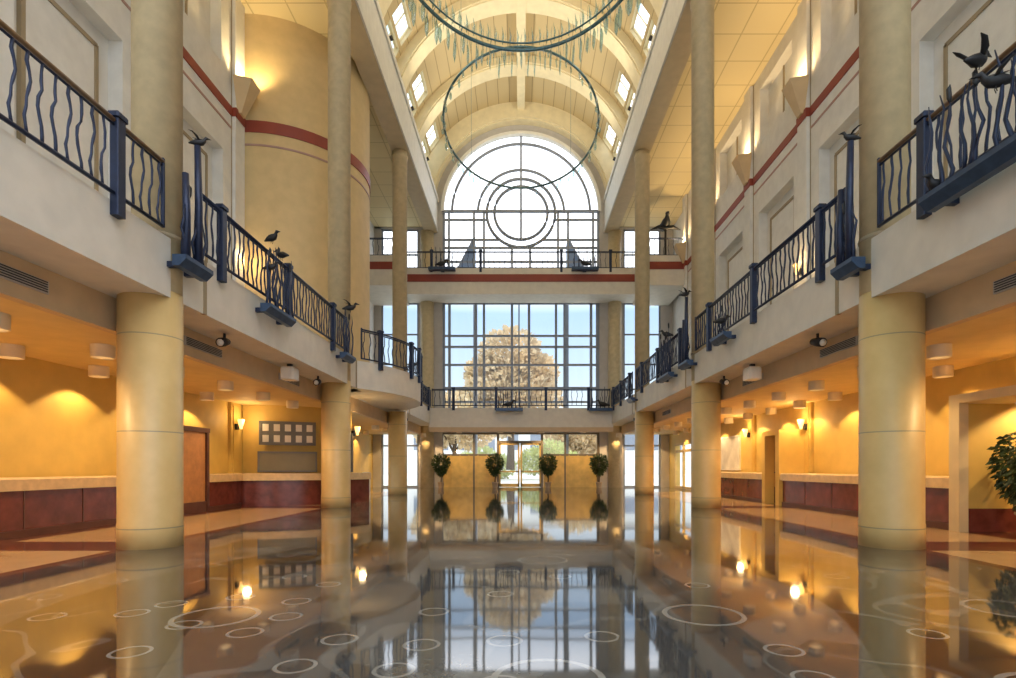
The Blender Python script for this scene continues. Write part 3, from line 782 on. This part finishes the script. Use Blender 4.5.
# small glowing sconces at both storeys
def sconce(x, y, z, label, ax=1, power=P_SCONCE):
    root = thing('wall_sconce', (x, y, z), label, 'wall light', 'glowing wall sconces')
    g = MB(); g.box(x - .05 * ax, x + .06 * ax, y - .06, y + .06, z - .16, z + .02); part('bracket', g, 'bronze', root)
    g = MB(); g.lathe([(.03, -.14), (.07, .0), (.10, .14), (.09, .16), (.0, .16)], (x - .14 * ax, y, z), 14, caps=False); part('shade', g, 'bulb', root)
    lamp('sconce_lamp', 'POINT', (x - .32 * ax, y, z + .15), power, WARM, root, .12)
sconce(-XW + .10, 17.0, 7.45, 'glowing sconce on the upper left wall seen through the railing', -1)
sconce(XW - .24, 17.0, 7.3, 'glowing sconce on the upper right wall seen through the railing', 1)
sconce(-XW + .16, 16.9, 2.5, 'glowing sconce over the ticket counter corner in the left aisle', -1)
sconce(XW - .16, 16.9, 2.5, 'glowing sconce between counter and ceiling in the right aisle, nearer one', 1)
sconce(XW - .16, 21.1, 2.5, 'glowing sconce in the right aisle beyond the narrow door, farther one', 1)
sconce(dpt(3.02, math.radians(67), 0)[0] + .1, dpt(3.02, math.radians(67), 0)[1] - .05, 2.45, 'glowing sconce at the end of the round ticket wall', -1)

# ground-level pilasters
for s in (-1, 1):
    for y in ((8.8, 12.9, 17.0) if s < 0 else (12.9, 17.0, 21.1, 25.2)):
        g = MB(); g.box(s * (XW - .1), s * XW, y - .28, y + .28, 0, ZAC); g.box(s * (XW - .13), s * (XW - .1), y - .2, y + .2, 1.0, ZAC - .1); struct('trim_pilaster', g, 'ochre')

# ------------------------------------------------------------------ ceiling can lights with their spot lamps
def can_parts():
    g = MB(); g.lathe([(.17, 0), (.17, -.20), (.155, -.21), (.14, -.20), (.13, -.14)], (0, 0, 0), 20, caps=False); h = g.mesh('housing'); h.materials.append(M['can'])
    g = MB(); g.lathe([(.0, -.15), (.135, -.15)], (0, 0, 0), 20, caps=False); d = g.mesh('lens'); d.materials.append(M['candisc'])
    return h, d
CH, CD = can_parts()
for s in (-1, 1):
    for row, x in ((0, 6.85), (1, 8.35)):
        ys_ = [3.4 + 1.87 * k for k in range(16)]
        if s < 0: ys_ = [y for y in ys_ if not (row == 1 and 16.4 < y < 24) and not (y > 16 and y < 24 and row == 0 and y > 18)]
        for i, y in enumerate(ys_):
            if y > 30.5: continue
            root = thing('ceiling_light', (s * x, y, ZAC), 'round surface-mounted ceiling light in the %s aisle, %s row, %s from the viewer' % (SIDE[s], 'wall-side' if row else 'column-side', ordn(i)), 'ceiling light', 'aisle ceiling lights')
            link_copy_mesh('housing', CH, root, (0, 0, 0)); link_copy_mesh('lens', CD, root, (0, 0, 0))
            if row: lamp('can_lamp', 'SPOT', (s * x, y, ZAC - .22), P_CANWALL, WARMER, root, .04, 118, .25, (s * .12, 0, -1))
            elif i % 2 == 0: lamp('can_lamp', 'SPOT', (s * x, y, ZAC - .22), P_CAN, WARMER, root, .1, 150, .5)

for i, x in enumerate((-7.4, -5.7, -3.6, -1.2, 1.2, 3.6, 5.7, 7.4)):
    zc = 3.415 if abs(x) < 5.2 else ZAC
    root = thing('ceiling_light', (x, 32.0, zc), 'round ceiling light above the entrance wall under the lower bridge, %s from the left' % ('first' if i == 0 else ordn(i)), 'ceiling light', 'entrance ceiling lights')
    link_copy_mesh('housing', CH, root, (0, 0, 0)); link_copy_mesh('lens', CD, root, (0, 0, 0))
    lamp('can_lamp', 'SPOT', (x, 32.0, zc - .22), P_CAN, WARMER, root, .05, 120, .3, (0, .25, -1))

# ------------------------------------------------------------------ cornice spotlights washing the vault
for s in (-1, 1):
    for i, y in enumerate([4.6 + 4.1 * k for k in range(7)]):
        root = thing('cornice_spotlight', (s * (XBI + .1), y, ZBM + 2.0), 'small black spotlight on the %s cornice, %s from the viewer' % (SIDE[s], ordn(i)), 'spotlight', 'cornice spotlights')
        g = MB(); g.box(s * (XBI - .02), s * (XBI + .2), y - .08, y + .08, ZBM + 2.0, ZBM + 2.06); g.tube([(s * (XBI + .1), y, ZBM + 2.05), (s * (XBI + .1), y, ZBM + 2.2)], .03, 6); part('bracket', g, 'dark', root)
        g = MB(); g.tube([(s * (XBI - .10), y, ZBM + 2.3), (s * (XBI + .05), y, ZBM + 2.23), (s * (XBI + .2), y, ZBM + 2.18)], [.09, .085, .06], 12); part('lamp_head', g, 'dark', root)
        lamp('spot_lamp', 'SPOT', (s * (XBI - .14), y, ZBM + 2.34), P_CORNICE, SOFT, root, .15, 130, .8, (-s * 1.3, 0, 1))

# ------------------------------------------------------------------ aisle bulkhead vents, speakers, cameras
for s in (-1, 1):
    for i, y in enumerate((6.3, 10.3, 14.1, 18.4, 22.4)):
        if s < 0 and i > 2: continue
        root = thing('air_vent', (s * 5.95, y, 3.42), 'dark slotted air vent on the %s aisle bulkhead, %s from the viewer' % (SIDE[s], ordn(i)), 'vent', 'bulkhead vents')
        g = MB(); g.box(s * 5.92, s * 5.95, y - .6, y + .6, 3.34, 3.50); part('backing', g, 'grey', root)
        g = MB()
        for k in range(5): g.box(s * 5.905, s * 5.93, y - .57, y + .57, 3.355 + k * .03, 3.365 + k * .03)
        part('slats', g, 'dark', root)
for s in (-1, 1):
    root = thing('loudspeaker', (s * 5.55, 13.2, ZSB), 'white loudspeaker hung under the %s balcony between nearest and middle columns' % SIDE[s], 'speaker', 'balcony loudspeakers')
    g = MB(); g.box(s * 5.5, s * 5.6, 13.15, 13.25, ZSB - .1, ZSB); part('bracket', g, 'dark', root)
    g = MB(); g.bevbox(s * 5.55 - .16, s * 5.55 + .16, 13.0, 13.4, ZSB - .38, ZSB - .08, .05); part('cabinet', g, 'white_plastic', root)
    g = MB(); g.box(s * 5.55 - .12, s * 5.55 + .12, 12.985, 13.0, ZSB - .35, ZSB - .12); part('grille', g, 'paper', root)
    for i, y in enumerate((10.2, 14.9, 26.4)):
        root = thing('security_camera', (s * 5.5, y, ZSB), 'small dark spot camera under the %s balcony, %s from the viewer' % (SIDE[s], ordn(i)), 'camera', 'soffit cameras')
        g = MB(); g.tube([(s * 5.5, y, ZSB), (s * 5.5, y, ZSB - .12)], .025, 6); part('bracket', g, 'dark', root)
        g = MB(); g.tube([(s * 5.5 - .02, y + .14, ZSB - .12), (s * 5.5, y - .02, ZSB - .16), (s * 5.5 + .01, y - .16, ZSB - .2)], [.06, .085, .085], 10); bd = part('body', g, 'dark', root)
        g = MB(); g.ball((s * 5.5 + .01, y - .16, ZSB - .2), .065, 8, 6); part('lens', g, 'white_plastic', bd)

# ------------------------------------------------------------------ counters along the aisles
def counter(name, label, xin, xout, y0, y1, s):
    root = thing('counter', (s * (xin + xout) / 2, (y0 + y1) / 2, 0), label, 'counter', 'aisle counters')
    g = MB(); g.box(s * (xin + .08), s * xout, y0 + .02, y1 - .02, .0, .78)
    k = int((y1 - y0) / 1.2)
    part('body', g, 'mahogany', root)
    g = MB(); g.bevbox(min(s * xin, s * xout), max(s * xin, s * xout), y0, y1, .78, 1.0, .03); part('countertop', g, 'counter_top', root)
    g = MB(); g.box(s * (xin + .05), s * (xin + .1), y0 + .02, y1 - .02, 0, .12); part('plinth', g, 'dark_wood', root)
    for i in range(1, k):
        g = MB(); yy = y0 + (y1 - y0) * i / k; g.box(s * (xin + .07), s * (xin + .1), yy - .012, yy + .012, .12, .78); part('seam', g, 'dark_wood', root)
counter('c', 'long mahogany counter with tan ledge along the near left aisle wall', 8.35, 8.78, -2, 13.1, -1)
counter('c', 'short mahogany counter between wooden door and round ticket counter', 8.35, 8.78, 14.78, 16.55, -1)
counter('c', 'short mahogany counter by the cream portal of the right alcove', 8.0, 8.78, 10.25, 10.75, 1) if False else None
counter('c', 'long mahogany counter with tan ledge along the right aisle wall past the alcove', 8.0, 8.78, 10.25, 17.0, 1)
counter('c', 'farther mahogany counter beyond the narrow door in the right aisle', 8.0, 8.78, 18.25, 23.6, 1)
root = thing('ticket_counter', (DRX + 2, DRY - 3.4, 0), 'curved mahogany ticket counter around the round bay on the left', 'counter')
ang = [math.radians(-1) + math.radians(67) * i / 30 for i in range(31)]
g = MB(); drum(g, 3.86, 3.4, 0, .78, ang); part('body', g, 'mahogany', root)
g = MB(); drum(g, 3.95, 3.3, .78, 1.0, ang); part('countertop', g, 'counter_top', root)
g = MB(); q = dpt(3.68, math.radians(66.8), 0); g.box(q[0] - .1, q[0] + .12, q[1] - .1, q[1] + .12, 0, 1.02); part('end_post', g, 'paper', root)
# panels on the ticket bay wall
def bay_panel(a, r, wid, z0, z1, mname, name, label, cat, cards=False):
    c = dpt(r, math.radians(a), (z0 + z1) / 2); root = thing(name, c, label, cat); root.rotation_euler = (0, 0, math.radians(a))
    h = (z1 - z0) / 2
    g = MB(); g.box(-wid / 2, wid / 2, 0, .06, -h, h); bo = mobj('board', g.mesh('board'), mname, root)
    g = MB()
    for z in (-h, h): g.box(-wid / 2 - .03, wid / 2 + .03, -.02, .06, z - .03, z + .03)
    for x in (-wid / 2, wid / 2): g.box(x - .03, x + .03, -.02, .06, -h, h)
    mobj('frame', g.mesh('frame'), 'board', root)
    if cards:
        for i in range(5):
            for j in range(2):
                g = MB(); x = -wid / 2 + wid * (i + .5) / 5; z = -h + 2 * h * (j + .5) / 2
                g.box(x - .09, x + .09, -.012, 0, z - .11, z + .11); o = mobj('card', g.mesh('card'), 'paper', bo)
    return root
bay_panel(24, 3.16, 1.62, 1.92, 2.62, 'board', 'notice_board', 'dark notice board with two rows of white cards behind the ticket counter', 'notice board', True)
bay_panel(24, 3.16, 1.7, 1.06, 1.66, 'panelgrey', 'wall_panel', 'plain grey panel below the notice board behind the ticket counter', 'panel')
bay_panel(56, 3.12, 1.0, 1.05, 2.35, 'window_grey', 'ticket_window', 'grey glazed ticket window to the right of the middle left column', 'window')
# wooden door on the left
t = MB(); t.box(-8.78, -8.36, 13.12, 13.24, 0, 2.2); t.box(-8.78, -8.36, 14.66, 14.76, 0, 2.2); t.box(-8.78, -8.34, 13.12, 14.76, 2.1, 2.22); t.box(-8.78, -8.38, 13.24, 14.66, 0, .28)
o = struct('door_3', t, 'dark_wood')
g = MB(); g.box(-8.75, -8.42, 13.24, 14.66, .28, 2.1); struct('leaf', g, 'door_wood', parent=o)
g = MB(); g.tube([(-8.40, 13.4, 1.0), (-8.36, 13.4, 1.05), (-8.36, 13.5, 1.05)], .015, 6); struct('handle', g, 'dark', parent=o)
# narrow door on the right
t = MB(); t.box(7.98, 8.78, 17.02, 17.26, 0, 2.35); t.box(7.98, 8.78, 18.0, 18.22, 0, 2.35); t.box(7.98, 8.78, 17.26, 18.0, 2.2, 2.35)
o = struct('door_4', t, 'ochre')
g = MB(); g.box(8.3, 8.36, 17.26, 18.0, .0, 2.2); struct('leaf', g, 'door_wood', parent=o)
g = MB(); g.box(8.27, 8.3, 17.3, 17.96, .02, .55); struct('kick_plate', g, 'dark_wood', parent=o)
g = MB(); g.tube([(8.3, 17.85, 1.0), (8.22, 17.85, 1.02), (8.22, 17.75, 1.02)], .015, 6); struct('handle', g, 'dark', parent=o)
# alcove portal on the right
t = MB(); t.box(7.95, 8.12, 9.98, 10.22, 0, 2.5); t.box(7.95, 8.95, 6.35, 6.6, 0, 2.5); t.box(7.95, 8.95, 6.6, 9.98, 2.34, 2.5); t.box(8.12, 8.95, 9.98, 10.22, 2.34, 2.5)
struct('trim_alcove_portal', t, 'cream')
for i, (x, y) in enumerate(((9.5, 9.5), (10.3, 7.7))):
    root = thing('ceiling_light', (x, y, 2.65), 'round ceiling light inside the right alcove, %s one' % ('farther' if i == 0 else 'nearer'), 'ceiling light', 'alcove ceiling lights')
    g = MB(); g.lathe([(.13, 0), (.13, -.1), (.11, -.11), (.1, -.06)], (x, y, 2.65), 20, caps=False); part('housing', g, 'can', root)
    g = MB(); g.lathe([(0, -.07), (.105, -.07)], (x, y, 2.65), 20, caps=False); part('lens', g, 'candisc', root)
    lamp('can_lamp', 'SPOT', (x, y, 2.53), P_CANWALL * 2, WARMER, root, .05, 130, .3, (0, .15, -1))
# pale poster and small picture
root = thing('poster', (8.87, 23.3, 1.75), 'pale framed poster on the right aisle wall behind the middle right column', 'poster')
g = MB(); g.box(8.86, 8.89, 22.3, 24.3, 1.1, 2.45); part('sheet', g, 'poster', root)
g = MB()
for z in (1.07, 2.45): g.box(8.83, 8.9, 22.26, 24.34, z, z + .05)
for y in (22.25, 24.3): g.box(8.83, 8.9, y, y + .05, 1.07, 2.5)
part('frame', g, 'paper', root)
root = thing('picture', (8.87, 19.4, 1.6), 'small dark framed picture beside the narrow door in the right aisle', 'picture')
g = MB(); g.box(8.86, 8.9, 19.2, 19.6, 1.3, 1.9); part('print', g, 'board', root)
g = MB()
for z in (1.28, 1.88): g.box(8.82, 8.9, 19.17, 19.63, z, z + .05)
for y in (19.16, 19.59): g.box(8.82, 8.9, y, y + .05, 1.28, 1.93)
part('frame', g, 'mahogany', root)
# glazed side exit on the far right
t = MB()
for y in (28.65, 30.2, 31.75): t.box(8.88, 9.0, y - .07, y + .07, 0, 2.55)
for z in (.08, 2.1, 2.5): t.box(8.88, 9.0, 28.6, 31.8, z - .07, z + .07)
o = struct('door_5', t, 'honey'); p = MB(); p.v += [(8.95, 28.6, 0), (8.95, 31.8, 0), (8.95, 31.8, 2.55), (8.95, 28.6, 2.55)]; p.face(range(4)); struct('pane', p, 'glass', parent=o)

# ------------------------------------------------------------------ potted plants
def topiary(x, y, label, seed):
    r = random.Random(seed); root = thing('potted_topiary', (x, y, 0), label, 'plant', 'entrance topiaries')
    g = MB(); g.lathe([(.13, 0), (.15, .03), (.18, .28), (.20, .30), (.20, .34), (.165, .34), (.155, .30)], (x, y, 0), 18, caps=False); pt = part('pot', g, 'pot', root)
    g = MB(); g.lathe([(0, .305), (.16, .305)], (x, y, 0), 14, caps=False); part('soil', g, 'soil', pt)
    g = MB(); g.tube([(x, y, .29), (x + .03, y, .7), (x - .02, y, 1.35)], [.04, .035, .025], 7); part('trunk', g, 'bark', root)
    g = MB(); random.seed(seed)
    for k in range(1500):
        v = Vector((r.gauss(0, 1), r.gauss(0, 1), r.gauss(0, 1))).normalized(); q = r.random() ** .45
        zz = v.z * q; w = .46 * (1 + .35 * zz)
        c = Vector((x + v.x * q * w, y + v.y * q * w, 1.33 + zz * .62))
        g.leaf(c, v + Vector((0, 0, -.2)), r.uniform(.1, .17))
    part('foliage', g, 'leaf', root)
for i, (p, lab) in enumerate(((440, 'potted topiary at the far left end of the entrance wall'), (494, 'potted topiary just left of the glass entrance doors'), (547, 'potted topiary just right of the glass entrance doors'), (598, 'potted topiary at the far right end of the entrance wall'))):
    topiary((p - 520) * 32.2 / 550, 32.2, lab, 40 + i)
px_, py_ = 8.74, 9.35
root = thing('potted_fig', (px_, py_, 0), 'bushy green potted tree in the alcove at the right edge', 'plant')
g = MB(); g.lathe([(.18, 0), (.20, .03), (.24, .34), (.27, .36), (.27, .40), (.22, .40), (.21, .34)], (px_, py_, 0), 24, caps=False); pt = part('pot', g, 'pot', root)
g = MB(); g.lathe([(0, .35), (.22, .35)], (px_, py_, 0), 16, caps=False); part('soil', g, 'soil', pt)
g = MB(); r = random.Random(5)
for k in range(3): g.tube([(px_ + .04 * k - .04, py_ + .03 * (k - 1), .34), (px_ + .08 * (k - 1), py_ + .05 * (k - 1), .8), (px_ + .2 * (k - 1), py_ + .1 * (k - 1), 1.4)], [.025, .02, .012], 6)
part('trunk', g, 'bark', root)
g = MB(); random.seed(77)
for k in range(2600):
    v = Vector((r.gauss(0, 1), r.gauss(0, 1), r.gauss(0, 1))).normalized(); q = r.random() ** .4
    z = v.z * q
    w = .54 * (1 + .2 * z)
    c = Vector((px_ + v.x * q * w, py_ + v.y * q * w, 1.14 + z * .74))
    g.leaf(c, v * .6 + Vector((0, 0, -.6)) + Vector((r.uniform(-.5, .5), r.uniform(-.5, .5), 0)), r.uniform(.08, .15))
part('foliage', g, 'leaf', root)

# ------------------------------------------------------------------ ring chandeliers
def chandelier(cy, hc, R, tilt, label, ndrop, dlen, nspike, tube_r, inner=True):
    hc += CAMZ
    root = thing('ring_chandelier', (0, cy, hc), label, 'chandelier', 'ring chandeliers')
    st, ct = math.sin(tilt), math.cos(tilt)
    def P(a, r=R, up=0): return (r * math.sin(a), r * math.cos(a) * ct + up * st * .3, -r * math.cos(a) * st + up)
    g = MB(); N = 96
    g.tube([P(2 * PI * i / N) for i in range(N)], tube_r, 8, closed=True); mobj('ring', g.mesh('ring'), 'teal', root)
    g = MB(); g.tube([P(2 * PI * i / N, R - .16, .05) for i in range(N)], tube_r * .5, 6, closed=True)
    for i in range(24): g.tube([P(2 * PI * i / 24), P(2 * PI * i / 24, R - .16, .05)], .012, 5)
    if inner: mobj('inner_ring', g.mesh('inner_ring'), 'teal', root)
    def dm(L, v):
        g = MB(); w = .07
        g.tube([(0, 0, 0), (0, 0, -L * .25)], .006, 4); g.tube([(0, 0, -L * .2), (.01 * v, 0, -L * .4), (-.01, 0, -L * .8), (0, 0, -L)], [.02, w, w * .9, .012], 6, flat=.35)
        m = g.mesh('glass_drop'); m.materials.append(M['dropglass']); return m
    ms = [dm(dlen * q, v) for v, q in enumerate((.8, 1.0, 1.15))]
    for i in range(ndrop):
        a = 2 * PI * (i + random.uniform(-.2, .2)) / ndrop
        link_copy_mesh('glass_drop', ms[i % 3], root, P(a, R + (.06 if i % 2 else -.05)), a)
    if nspike:
        fr = MB(); rr = random.Random(9)
        for i in range(190):
            a = 2 * PI * i / 190; p = P(a, R + rr.uniform(-.16, .14)); L = rr.uniform(.35, .7)
            fr.tube([p, (p[0], p[1], p[2] - L * .4), (p[0] + rr.uniform(-.03, .03), p[1], p[2] - L)], [.008, .035, .006], 4, flat=.4)
            q = P(a, R - .12, .03); fr.tube([q, (q[0], q[1], q[2] + L * .4), (q[0] + rr.uniform(-.04, .04), q[1], q[2] + L * .75)], [.008, .03, .005], 4, flat=.4)
        fo = mobj('glass_fringe', fr.mesh('glass_fringe'), 'dropglass', root); fo['kind'] = 'stuff'
        g = MB(); g.tube([(0, 0, 0), (.03, 0, .28), (-.02, 0, .55)], [.025, .05, .006], 5, flat=.5); sm = g.mesh('glass_spike'); sm.materials.append(M['dropglass'])
        for i in range(nspike): a = 2 * PI * (i + .5) / nspike; link_copy_mesh('glass_spike', sm, root, P(a, R - .1, .03), a)
    for k in range(4):
        a = PI / 4 + k * PI / 2; p = P(a); zt = ZV + math.sqrt(6.0 ** 2 - p[0] ** 2) - hc
        g = MB(); g.tube([p, (p[0], p[1], zt)], .008, 5); mobj('suspension_cable', g.mesh('suspension_cable'), 'teal', root)
chandelier(13.4, 13.9, 3.6, math.radians(18.2), 'nearer ring chandelier fringed with teal glass drops under the vault', 98, .78, 98, .05)
chandelier(24.6, 15.26, 3.44, math.radians(18.2), 'farther slim teal ring chandelier in front of the arched window', 60, .4, 0, .05, False)

# ------------------------------------------------------------------ outside
g = MB(); g.box(-90, 90, YE + .35, 160, -.5, -.25); struct('ground_outside', g, 'lawn')
def leafy(name, loc, label, cat, blobs, leafmat, trunk_h, count, size, seed, group=None):
    r = random.Random(seed); random.seed(seed)
    root = thing(name, loc, label, cat, group); X, Y, Z = loc
    if trunk_h:
        g = MB(); g.tube([(X, Y, Z), (X + .1, Y, Z + trunk_h * .5), (X, Y, Z + trunk_h)], [.5, .36, .22], 9)
        for k in range(5): a = k * 1.26; g.tube([(X, Y, Z + trunk_h * .7), (X + 1.4 * math.cos(a), Y + 1.4 * math.sin(a), Z + trunk_h * 1.15), (X + 2.6 * math.cos(a), Y + 2.6 * math.sin(a), Z + trunk_h * 1.5)], [.16, .1, .03], 6)
        part('trunk', g, 'bark', root)
    g = MB()
    for k in range(count):
        bx, by, bz, br = blobs[k % len(blobs)]
        v = Vector((r.gauss(0, 1), r.gauss(0, 1), r.gauss(0, 1))).normalized(); q = r.random() ** .35
        g.leaf((X + bx + v.x * br * q, Y + by + v.y * br * q, Z + bz + v.z * br * q * .85), v + Vector((0, 0, .2)), size * r.uniform(.7, 1.3), .8)
    part('crown', g, leafmat, root)
leafy('tree', (-1.2, 62, .95), 'large tan leaved tree outside the lower window', 'tree', [(0, 0, 9.5, 3.6), (-2.2, 0, 8, 3.2), (2.4, 0, 8, 3.3), (0, 0, 13, 3.2), (-.6, 0, 6.5, 3.0), (2.6, .5, 11, 2.6), (-2.6, .5, 10.8, 2.4)], 'tree_leaf', 7, 9000, .62, 101)
leafy('tree', (-9.5, 78, -.25), 'smaller tan tree outside left of the large one', 'tree', [(0, 0, 9, 3.6), (-2.6, 0, 7, 3), (2.4, 0, 7, 3.2)], 'tree_leaf', 5, 3500, .7, 102)
leafy('tree', (8.5, 84, -.25), 'low tan tree outside right of the large one', 'tree', [(0, 0, 6, 3.2), (-2.6, 0, 5, 2.6), (2.4, 0, 5, 2.8)], 'tree_leaf', 3.5, 3000, .7, 103)
leafy('bush', (-4.6, 70, -.25), 'yellow green bush far outside left of the entrance doors', 'bush', [(0, 0, 2.2, 2.0), (-2.2, 0, 1.8, 1.7), (2.2, .4, 1.6, 1.6)], 'bush_leaf', 0, 2500, .4, 104)
leafy('bush', (3.6, 68, -.25), 'yellow green bush far outside right of the entrance doors', 'bush', [(0, 0, 2.8, 2.4), (-2.0, 0, 2.2, 1.8), (2.3, .4, 1.8, 1.8)], 'bush_leaf', 0, 2800, .4, 105)
root = thing('building', (-16, 120, -.25), 'long pale low building far outside beyond the trees', 'building')
g = MB(); g.box(-46, 40, 118, 130, -.25, 11); part('walls', g, 'bldg', root)
g = MB()
for k in range(17): g.box(-43 + 5 * k, -40.6 + 5 * k, 117.9, 118.1, 5, 8.6)
part('window_row', g, 'mullion', root)
g = MB(); g.box(-46.6, 40.6, 117.4, 130.6, 11, 11.6); part('roof', g, 'grey', root)
# blue sloped canopies just outside the arched window
for s in (-1, 1):
    root = thing('canopy_roof', (s * 3.6, 34.6, 12.2), 'blue sloped canopy roof outside the arched window, on the %s' % SIDE[s], 'roof', 'outside canopies')
    g = MB(); x0, x1 = s * (56 * 34.6 / 550), s * (74 * 34.6 / 550)
    g.prism([(s * 2.9, 12.1), (s * 2.9, 15.55), (s * 4.7, 12.1)], 'y', 34.4, 35.6); part('roof_slope', g, 'roofblue', root)
    g = MB(); g.bar((s * 2.9, 34.4, 15.6), (s * 4.75, 34.4, 12.1), .12); part('edge', g, 'mullion', root)
    g = MB(); g.box(s * 2.8, s * 3.0, 34.6, 35.4, -.25, 12.1); part('mast', g, 'mullion', root)
